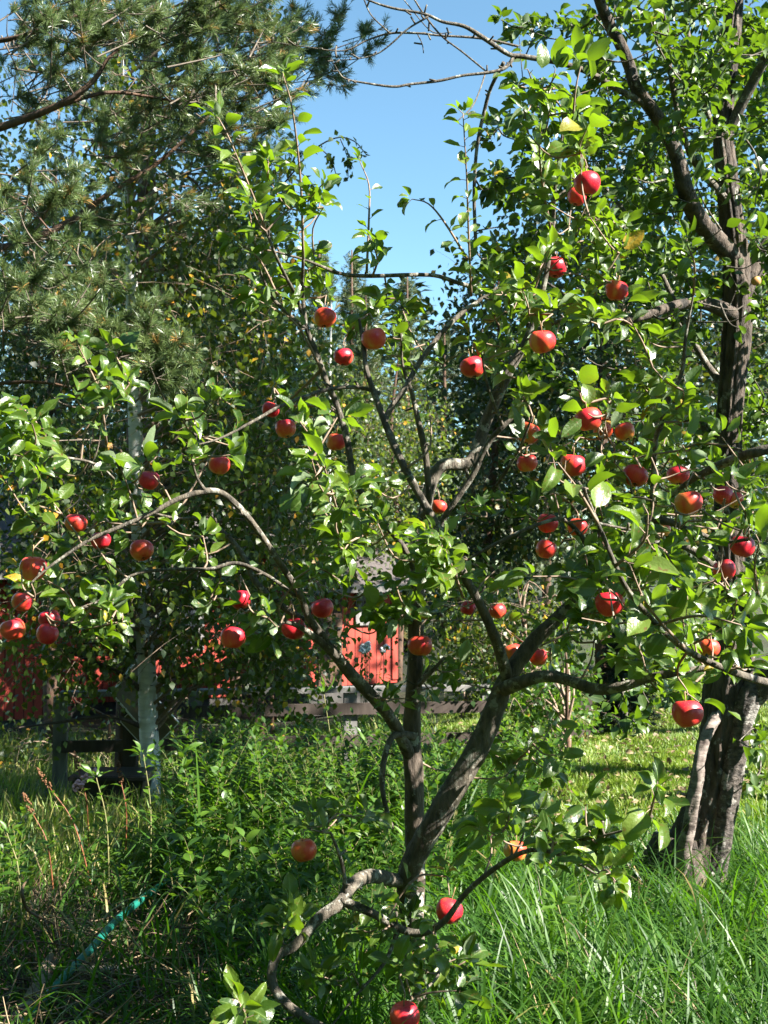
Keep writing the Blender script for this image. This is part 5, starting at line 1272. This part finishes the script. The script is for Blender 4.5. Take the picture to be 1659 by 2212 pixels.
# ------------------------------------------------------------------ undergrowth, grass, lawn
def grass_blades(acc, xy, h, wd, lean, tint, seg=4):
    n = len(xy); z = ground(xy[:, 0], xy[:, 1])
    B = np.column_stack([xy, z - .01])
    fld = np.sin(2.1 * xy[:, 0] + 1.3 * np.sin(1.9 * xy[:, 1])) + np.sin(3.3 * xy[:, 1] + 2 * np.sin(1.4 * xy[:, 0]))
    cl = .5 + .5 * np.sin(5.1 * xy[:, 0] + 2 * np.sin(4.3 * xy[:, 1])) * np.sin(4.7 * xy[:, 1] + 1.5 * np.sin(3.7 * xy[:, 0]))
    h = h * (.62 + .6 * cl); tint = np.where(tint < .93, np.clip(tint * (.55 + .6 * cl), 0, .93), tint)
    a = np.where(rng.random(n) < .5, rng.uniform(0, 6.28, n), fld * 1.6 + rng.normal(size=n) * .5); out = np.stack([np.cos(a), np.sin(a), np.zeros(n)], -1)
    sd = np.stack([-np.sin(a), np.cos(a), np.zeros(n)], -1)
    tw = rng.uniform(-.9, .9, n); sd = norm(sd * np.cos(tw)[:, None] + out * np.sin(tw)[:, None])
    V = []
    ang = np.full(n, 0.0) + rng.uniform(0, .35, n); p = B
    for k in range(seg + 1):
        t = k / seg
        wk = wd * (1 - t ** 2.6) * .5 + .0003
        V += [p - sd * wk[:, None], p + sd * wk[:, None]]
        ang = ang + lean / seg * (0.4 + 1.3 * t)
        p = p + (h * 1.15 / seg)[:, None] * (np.cos(ang)[:, None] * np.array([0, 0, 1]) + np.sin(ang)[:, None] * out)
    V = np.stack(V, 1).reshape(-1, 3)
    q = np.array([[2 * k, 2 * k + 1, 2 * k + 3, 2 * k + 2] for k in range(seg)])
    Q = (q[None] + (np.arange(n) * 2 * (seg + 1))[:, None, None]).reshape(-1, 4)
    acc.add(V, Q, tint=np.repeat(tint, 2 * (seg + 1)))

def scatter(n, d0, d1, x0, x1, power=1.0):
    """points on the ground between two distances and two bearings, evenly in view"""
    d = d0 * (d1 / d0) ** (rng.random(n) ** power)
    px = rng.uniform(x0, x1, n)
    return np.column_stack([(px - W / 2) / F * d, d])

hp = [on_ground(x, y, .05 + l) for x, y, l in ((640, 1795, .1), (520, 1830, .08), (420, 1870, .06), (330, 1925, .08), (285, 1960, .10), (240, 2000, .10), (195, 2052, .08), (150, 2098, .06), (112, 2140, .05), (70, 2190, .03), (20, 2260, .02))]
def off_hose(xy):
    c = smooth_path(np.array(hp), 6)[:, :2]
    ok = np.ones(len(xy), bool)
    for q in c: ok &= (np.hypot(*(xy - q).T) > .05) & ~((abs(xy[:, 0] - q[0]) < .12) & (xy[:, 1] < q[1]) & (xy[:, 1] > q[1] - .5))
    return xy[ok | (rng.random(len(xy)) < .22)]

def gt(n, dry=.05):
    t = rng.uniform(.05, .92, n); k = rng.random(n) < dry; t[k] = rng.uniform(.95, 1, k.sum()); return t
a = Acc()
n = 9000; xy = scatter(n, 2.5, 5.6, 480, 1800); grass_blades(a, xy, rng.uniform(.18, .50, n), rng.uniform(.006, .012, n), rng.uniform(.7, 3.4, n), gt(n, .01), 7)
n = 19000; xy = scatter(n, 2.5, 6.2, 480, 1800); grass_blades(a, xy, rng.uniform(.08, .30, n), rng.uniform(.005, .010, n), rng.uniform(.5, 3.0, n), gt(n, .015), 5)
n = 2100; xy = scatter(n, 2.6, 6.5, -60, 560); xy = off_hose(xy); n = len(xy); grass_blades(a, xy, rng.uniform(.10, .34, n), rng.uniform(.004, .010, n), rng.uniform(.4, 2.6, n), gt(n, .06), 6)
n = 9000; xy = scatter(n, 5.2, 8.5, 800, 1760); xy = xy[(xy[:, 0] < .9) | (xy[:, 1] < 7.2)]; n = len(xy); grass_blades(a, xy, rng.uniform(.05, .24, n) * np.where(xy[:, 0] > .6, np.clip(1.2 - (xy[:, 1] - 5.2) * .45, .25, 1), 1), rng.uniform(.004, .008, n), rng.uniform(.3, 1.7, n), gt(n, .06), 4)
n = 1500; xy = scatter(n, 4.9, 6.8, 380, 1000); grass_blades(a, xy, rng.uniform(.3, .85, n), rng.uniform(.008, .014, n), rng.uniform(1.0, 3.0, n), gt(n, .02), 7)
n = 260; xy = scatter(n, 3.0, 5.0, -40, 600); grass_blades(a, xy, rng.uniform(.3, .6, n), rng.uniform(.006, .011, n), rng.uniform(1.0, 3.0, n), gt(n, .05), 7)
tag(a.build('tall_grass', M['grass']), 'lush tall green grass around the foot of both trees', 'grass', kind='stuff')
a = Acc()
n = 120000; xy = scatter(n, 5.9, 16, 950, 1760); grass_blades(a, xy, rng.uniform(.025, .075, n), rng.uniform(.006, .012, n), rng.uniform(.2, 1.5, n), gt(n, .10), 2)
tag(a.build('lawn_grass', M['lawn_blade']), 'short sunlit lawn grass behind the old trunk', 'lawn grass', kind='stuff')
a = Acc()
n = 16000; xy = scatter(n, 5.6, 17, -60, 950); grass_blades(a, xy, rng.uniform(.05, .25, n), rng.uniform(.006, .012, n), rng.uniform(.2, 1.5, n), gt(n, .35), 3)
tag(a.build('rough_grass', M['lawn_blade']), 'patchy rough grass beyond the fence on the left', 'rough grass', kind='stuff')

# leafy thicket of upright stems
a = Acc()
def leafy_stem(acc, b, h, nleaf, L, wr=.34, lean=None, stem_r=.0022, mat=0, wood=1, shape='lance', light=0.0):
    ln = rng.normal(size=3) * .14 if lean is None else np.asarray(lean)
    ln[2] = 0
    e = b + np.array([0, 0, h]) + ln * h
    m = b + np.array([0, 0, h * .55]) + ln * h * .35
    pts = [b - (0, 0, .02), m, e]; tube(acc, pts, [stem_r, stem_r * .7, stem_r * .35], 4, 3, mat=wood, cap=False)
    c = smooth_path(np.array(pts), 8); t = np.linspace(.25, 1, nleaf); idx = t * (len(c) - 1)
    B = np.stack([np.interp(idx, np.arange(len(c)), c[:, k]) for k in range(3)], -1)
    an = np.arange(nleaf) * 2.4 + rng.uniform(0, 6.28)
    up = rng.uniform(.25, .9, nleaf) + .5 * (t > .9)
    D = np.stack([np.cos(an), np.sin(an), up], -1)
    N = np.stack([-.4 * np.cos(an), -.4 * np.sin(an), np.ones(nleaf)], -1) + rng.normal(size=(nleaf, 3)) * .25
    leaf_blades(acc, B, D, N, L * rng.uniform(.7, 1.15, nleaf) * (1.1 - .4 * t), wr=wr, fold=.25, curl=rng.uniform(.1, .9, nleaf), tint=np.clip(rng.uniform(.2, .9, nleaf) + light, 0, .94), nu=4, cols=(-1, 0, 1), shape=shape, mat=mat, wave=.02)
    return e
M['shoot_stem'] = plain('shoot_stem', (0.10, 0.13, 0.04), (0.20, 0.16, 0.07), 30, .7, bstr=0)
for px, wdt, d0, d1, cnt, hh in ((660, 245, 5.2, 7.2, 280, (.35, .78)), (780, 170, 5.0, 6.6, 120, (.35, .8)), (510, 110, 5.4, 7.0, 100, (.35, .7)), (300, 130, 5.0, 6.2, 40, (.1, .24)), (1040, 110, 6.5, 8.0, 110, (.3, .6)), (1150, 70, 7.8, 9.0, 50, (.2, .45)), (10, 60, 4.6, 5.4, 14, (.2, .5)), (660, 220, 4.0, 5.2, 100, (.2, .5))):
    for _ in range(cnt):
        d = rng.uniform(d0, d1); x = (px + rng.uniform(-wdt, wdt) - W / 2) / F * d
        b = np.array([x, d, float(ground(x, d))]); h = rng.uniform(*hh)
        leafy_stem(a, b, h, int(14 + h * 22), rng.uniform(.055, .09), wr=rng.uniform(.3, .5), lean=rng.normal(size=3) * .24)
for _ in range(170):                       # a second, rounder leaved weed between them and low in the grass
    px, d = (rng.uniform(380, 960), rng.uniform(4.6, 6.8)) if _ < 90 else (rng.uniform(560, 1700), rng.uniform(2.7, 5.2))
    x = (px - W / 2) / F * d; b = np.array([x, d, float(ground(x, d))]); h = rng.uniform(.25, .6) if _ < 90 else rng.uniform(.06, .18)
    leafy_stem(a, b, h, int(7 + h * 14), rng.uniform(.06, .10), wr=.62, shape='apple', lean=rng.normal(size=3) * .3)
tag(a.build('thicket', [M['bush_leaf'], M['shoot_stem']]), 'green thicket of leafy upright stems behind the trunk', 'undergrowth', kind='stuff')

# plants that stand out
M['red_stem'] = plain('red_stem', (0.12, 0.035, 0.015), (0.22, 0.08, 0.03), 30, .5, bstr=0)
M['seed_brown'] = plain('seed_brown', (0.09, 0.04, 0.018), (0.17, 0.08, 0.035), 80, .9)
M['pink'] = plain('pink_floret', (0.62, 0.30, 0.40), (0.75, 0.45, 0.52), 90, .8)
M['white_petal'] = plain('white_petal', (0.75, 0.75, 0.72), (0.85, 0.85, 0.83), 90, .7)
def spike(acc, b, axis, L, r, mat=0):
    axis = norm(axis); n = int(46 * L / .1)
    t = rng.random(n); an = rng.uniform(0, 6.28, n)
    u = norm(np.cross(axis, [1.0, .2, 0])); v = np.cross(axis, u)
    rr = r * np.sin(np.clip(.25 + t * .75, 0, 1) * math.pi) ** .6
    c = b + axis * (t * L)[:, None] + (np.cos(an) * rr)[:, None] * u + (np.sin(an) * rr)[:, None] * v
    o = np.array([[1, 0, 0], [-1, 0, 0], [0, 1, 0], [0, -1, 0], [0, 0, 1], [0, 0, -1]], float) * r * .55
    f = np.array([[0, 2, 4], [2, 1, 4], [1, 3, 4], [3, 0, 4], [2, 0, 5], [1, 2, 5], [3, 1, 5], [0, 3, 5]])
    V = (c[:, None] + o[None] * rng.uniform(.6, 1.2, (n, 1, 1))).reshape(-1, 3)
    acc.add(V, None, (f[None] + (np.arange(n) * 6)[:, None, None]).reshape(-1, 3), mat=mat)
def spirea(tip_px, tip_py, d, foot_px, label, flower='seed', nleaf=9):
    tip = P(tip_px, tip_py, d); fx = (foot_px - W / 2) / F * d
    b = np.array([fx, d, float(ground(fx, d))])
    root = thing('spirea_plant', b, label, 'plant')
    pts = [b - (0, 0, .02), b * .45 + tip * .55 + (.02, 0, .05), tip]
    s = Acc(); tube(s, pts, [.004, .003, .002], 6, 5); s.build('stem', M['red_stem'] if flower == 'seed' else M['shoot_stem'], root, b)
    l = Acc(); c = smooth_path(np.array(pts), 10)
    idx = np.linspace(.3, .93, nleaf) * (len(c) - 1); B = np.stack([np.interp(idx, np.arange(len(c)), c[:, k]) for k in range(3)], -1)
    an = np.arange(nleaf) * 2.4 + rng.uniform(0, 6)
    leaf_blades(l, B, np.stack([np.cos(an), np.sin(an), np.full(nleaf, .5)], -1), np.stack([-.3 * np.cos(an), -.3 * np.sin(an), np.ones(nleaf)], -1), .07 * rng.uniform(.7, 1.1, nleaf), wr=.36, fold=.3, curl=.5, tint=rng.uniform(.4, .9, nleaf), shape='lance')
    l.build('foliage', M['bush_leaf'], root, b)
    ax = tip - pts[1]
    if flower == 'seed': q = Acc(); spike(q, tip, ax, .11, .011); q.build('seed_head', M['seed_brown'], root, b)
    elif flower == 'pink': q = Acc(); spike(q, tip, np.array([.8, 0, .75]), .15, .019); q.build('flower_spike', M['pink'], root, b)
    elif flower == 'none': 
        q = Acc(); f2 = Foliage(); rosette(f2, tip, ax, 9, .075); B_, D_, N_, L_, t_ = (np.concatenate(v) for v in (f2.B, f2.D, f2.N, f2.L, f2.t))
        leaf_blades(q, B_, D_, N_, L_, wr=.36, tint=.75, shape='lance'); q.build('shoot_tip', M['bush_leaf'], root, b)
    return root
spirea(160, 1705, 6.0, 190, 'plant with a pink flower spike before the black tub', 'pink')
spirea(108, 1702, 5.4, 215, 'leaning red stemmed plant with a brown seed spike, left of the pink flower', 'seed')
spirea(262, 1690, 5.8, 275, 'brown seed spike standing just left of the birch foot', 'seed', 6)
spirea(170, 1665, 6.2, 200, 'brown seed spike above the pink flower', 'seed', 6)
spirea(72, 1760, 5.2, 130, 'short brown seed spike over the lower bed plank', 'seed', 7)
spirea(15, 1800, 4.6, 60, 'red stemmed leafy plant cut by the left edge', 'none', 11)
spirea(208, 1680, 5.2, 245, 'tall bright green shoot right of the pink flower', 'none', 10)
spirea(310, 1630, 5.2, 330, 'bright leafy shoot at the foot of the birch trunk', 'none', 11)
spirea(395, 1620, 5.4, 400, 'bright leafy shoot just right of the birch trunk', 'none', 12)
spirea(700, 1500, 5.6, 730, 'tallest bright green shoot in the thicket before the fence', 'none', 14)
spirea(1205, 1955, 3.7, 1212, 'upright red stemmed weed in the grass right of the trunk', 'none', 14)

# white flowers in front of the cottage
fp = P(785, HORIZON, 17.5); fp[2] = float(ground(fp[0], fp[1]))
root = thing('white_flower_plant', fp, 'white flowering plant before the small red cottage', 'plant')
q = Acc(); l = Acc(); s = Acc()
for _ in range(9):
    t = P(rng.uniform(768, 840), rng.uniform(1386, 1406), 17.5 + rng.uniform(-.2, .2)); b = np.array([t[0] * .9 + fp[0] * .1, t[1], fp[2]])
    tube(s, [b, (b + t) / 2 + rng.normal(size=3) * .05, t], [.006, .005, .004], 4, 2)
    spike(q, t - (0, 0, .05), np.array([0, 0, 1.0]), .06, .04)
    k = 8; leaf_blades(l, b + (t - b) * rng.uniform(.3, .9, k)[:, None], rand_dir(k), np.array([[0, 0, 1.0]] * k), .12, wr=.4, tint=rng.uniform(.2, .8, k), nu=3, shape='lance')
s.build('stem', M['shoot_stem'], root, fp); q.build('blossom', M['white_petal'], root, fp); l.build('foliage', M['bush_leaf'], root, fp)

# ------------------------------------------------------------------ hose, logs, wicker, litter
M['hose'] = plain('hose_green', (0.010, 0.12, 0.09), (0.012, 0.15, 0.115), 3, .38, bstr=0)
a = Acc(); tube(a, hp, .0145, 12, 8); hb = np.array(hp[-1])
ho = a.build('garden_hose', M['hose'], None, hb); tag(ho, 'green garden hose running through the dry stalks at lower left', 'hose')
def log(px0, py0, px1, py1, r, label, lift=.04):
    a_, b_ = on_ground(px0, py0, lift), on_ground(px1, py1, lift)
    a = Acc(); tube(a, [a_, a_ * .6 + b_ * .4 + rng.normal(size=3) * .015, a_ * .3 + b_ * .7, b_], [r, r * 1.1, r, r * .8], 12, 6, rough=.12)
    tag(a.build('fallen_log', M['dry_log'], None, a_), label, 'log')
M['dry_log'] = bark_mat('dry_log', (0.10, 0.07, 0.05), (0.30, 0.23, 0.17), (0.36, 0.33, 0.30), scale=16, bstr=.8)
log(20, 2230, 125, 2060, .035, 'rough fallen branch beside the lower end of the hose')
log(150, 2090, 290, 2105, .022, 'short dry stick lying under the middle of the hose')
log(350, 1900, 425, 1868, .014, 'pale dry stick lying just above the upper end of the hose', .09)
# weathered wicker roll half sunk in the grass
wp0, wp1 = on_ground(468, 1975, .05), on_ground(600, 1990, .05)
root = thing('wicker_roll', wp0, 'weathered roll of wicker half hidden in grass left of the low branch', 'wicker roll')
M['wicker'] = plain('wicker', (0.13, 0.08, 0.05), (0.36, 0.25, 0.18), 40, .85)
ax = norm(wp1 - wp0); u = np.array([0, 0, 1.0]); v = np.cross(ax, u); Lw = np.linalg.norm(wp1 - wp0)
q = Acc()
for k in range(12):
    an = k / 12 * 6.28; o = (u * math.cos(an) + v * math.sin(an)) * .062
    tube(q, [wp0 + o, (wp0 + wp1) / 2 + o * 1.08, wp1 + o], .006, 5, 3)
q.build('rod', M['wicker'], root, wp0)
q = Acc()
for k in range(22):
    c = wp0 + ax * Lw * (k + .5) / 22
    ring = [c + (u * math.cos(t) + v * math.sin(t)) * (.068 + .006 * math.sin(6 * t + (k % 2) * math.pi)) + ax * .004 * math.sin(t) for t in np.linspace(0, 6.283, 19)]
    tube(q, ring, .0052, 5, 1, cap=False)
q.build('weave', M['wicker'], root, wp0)
# dead stalks
a = Acc()
n = 1700; xy = off_hose(scatter(n, 3.0, 5.6, -60, 620)); n = len(xy); grass_blades(a, xy, rng.uniform(.04, .26, n), rng.uniform(.002, .0055, n), rng.uniform(.4, 2.8, n), rng.uniform(0, 1, n), 5)
for _ in range(700):
    x, y = scatter(1, 2.9, 5.0, -40, 640)[0]; b = np.array([x, y, float(ground(x, y)) + rng.uniform(.01, .14)]); d_ = norm(rng.normal(size=3) * (1, 1, .25)); l = rng.uniform(.08, .35)
    tube(a, [b, b + d_ * l * .5 + rng.normal(size=3) * .015, b + d_ * l], [.003, .0025, .0015], 4, 2, cap=False, tint=rng.uniform(0, 1))
n = 350; xy = scatter(n, 3.2, 7, 300, 1700); grass_blades(a, xy, rng.uniform(.1, .4, n), rng.uniform(.002, .004, n), rng.uniform(.3, 2.2, n), rng.uniform(.2, 1, n), 4)
tag(a.build('dead_stalks', M['dead']), 'brown dead stalks and straw at lower left', 'dead stalks', kind='stuff')
# the dry curling blade that stands out at the left
cp = [P(95, 1985, 3.8), P(62, 1968, 3.75), P(50, 1940, 3.7), P(50, 1915, 3.72), P(62, 1898, 3.78)]
a = Acc(); tube(a, cp, [.004, .005, .006, .005, .002], 5, 5); gb = on_ground(130, 2060); tube(a, [gb, P(110, 2020, 3.85), cp[0]], [.003, .003, .004], 5, 4)
tag(a.build('curled_straw', M['dead'], None, gb), 'pale dry leaf curled like a hook at the left edge', 'straw')
# fallen leaves on the lawn
a = Acc(); n = 700; xy = scatter(n, 7, 12.5, 950, 1740)
B = np.column_stack([xy, ground(xy[:, 0], xy[:, 1]) + rng.uniform(.03, .06, n)])
leaf_blades(a, B, rng.normal(size=(n, 3)) * (1, 1, .15), np.array([0, 0, 1.0]) + rng.normal(size=(n, 3)) * .4, rng.uniform(.04, .075, n), wr=.6, curl=rng.uniform(-.5, 1.5, n), tint=rng.uniform(.5, 1, n), nu=3)
tag(a.build('fallen_leaves', M['dead']), 'pale fallen leaves lying on the lawn', 'fallen leaves', kind='stuff')
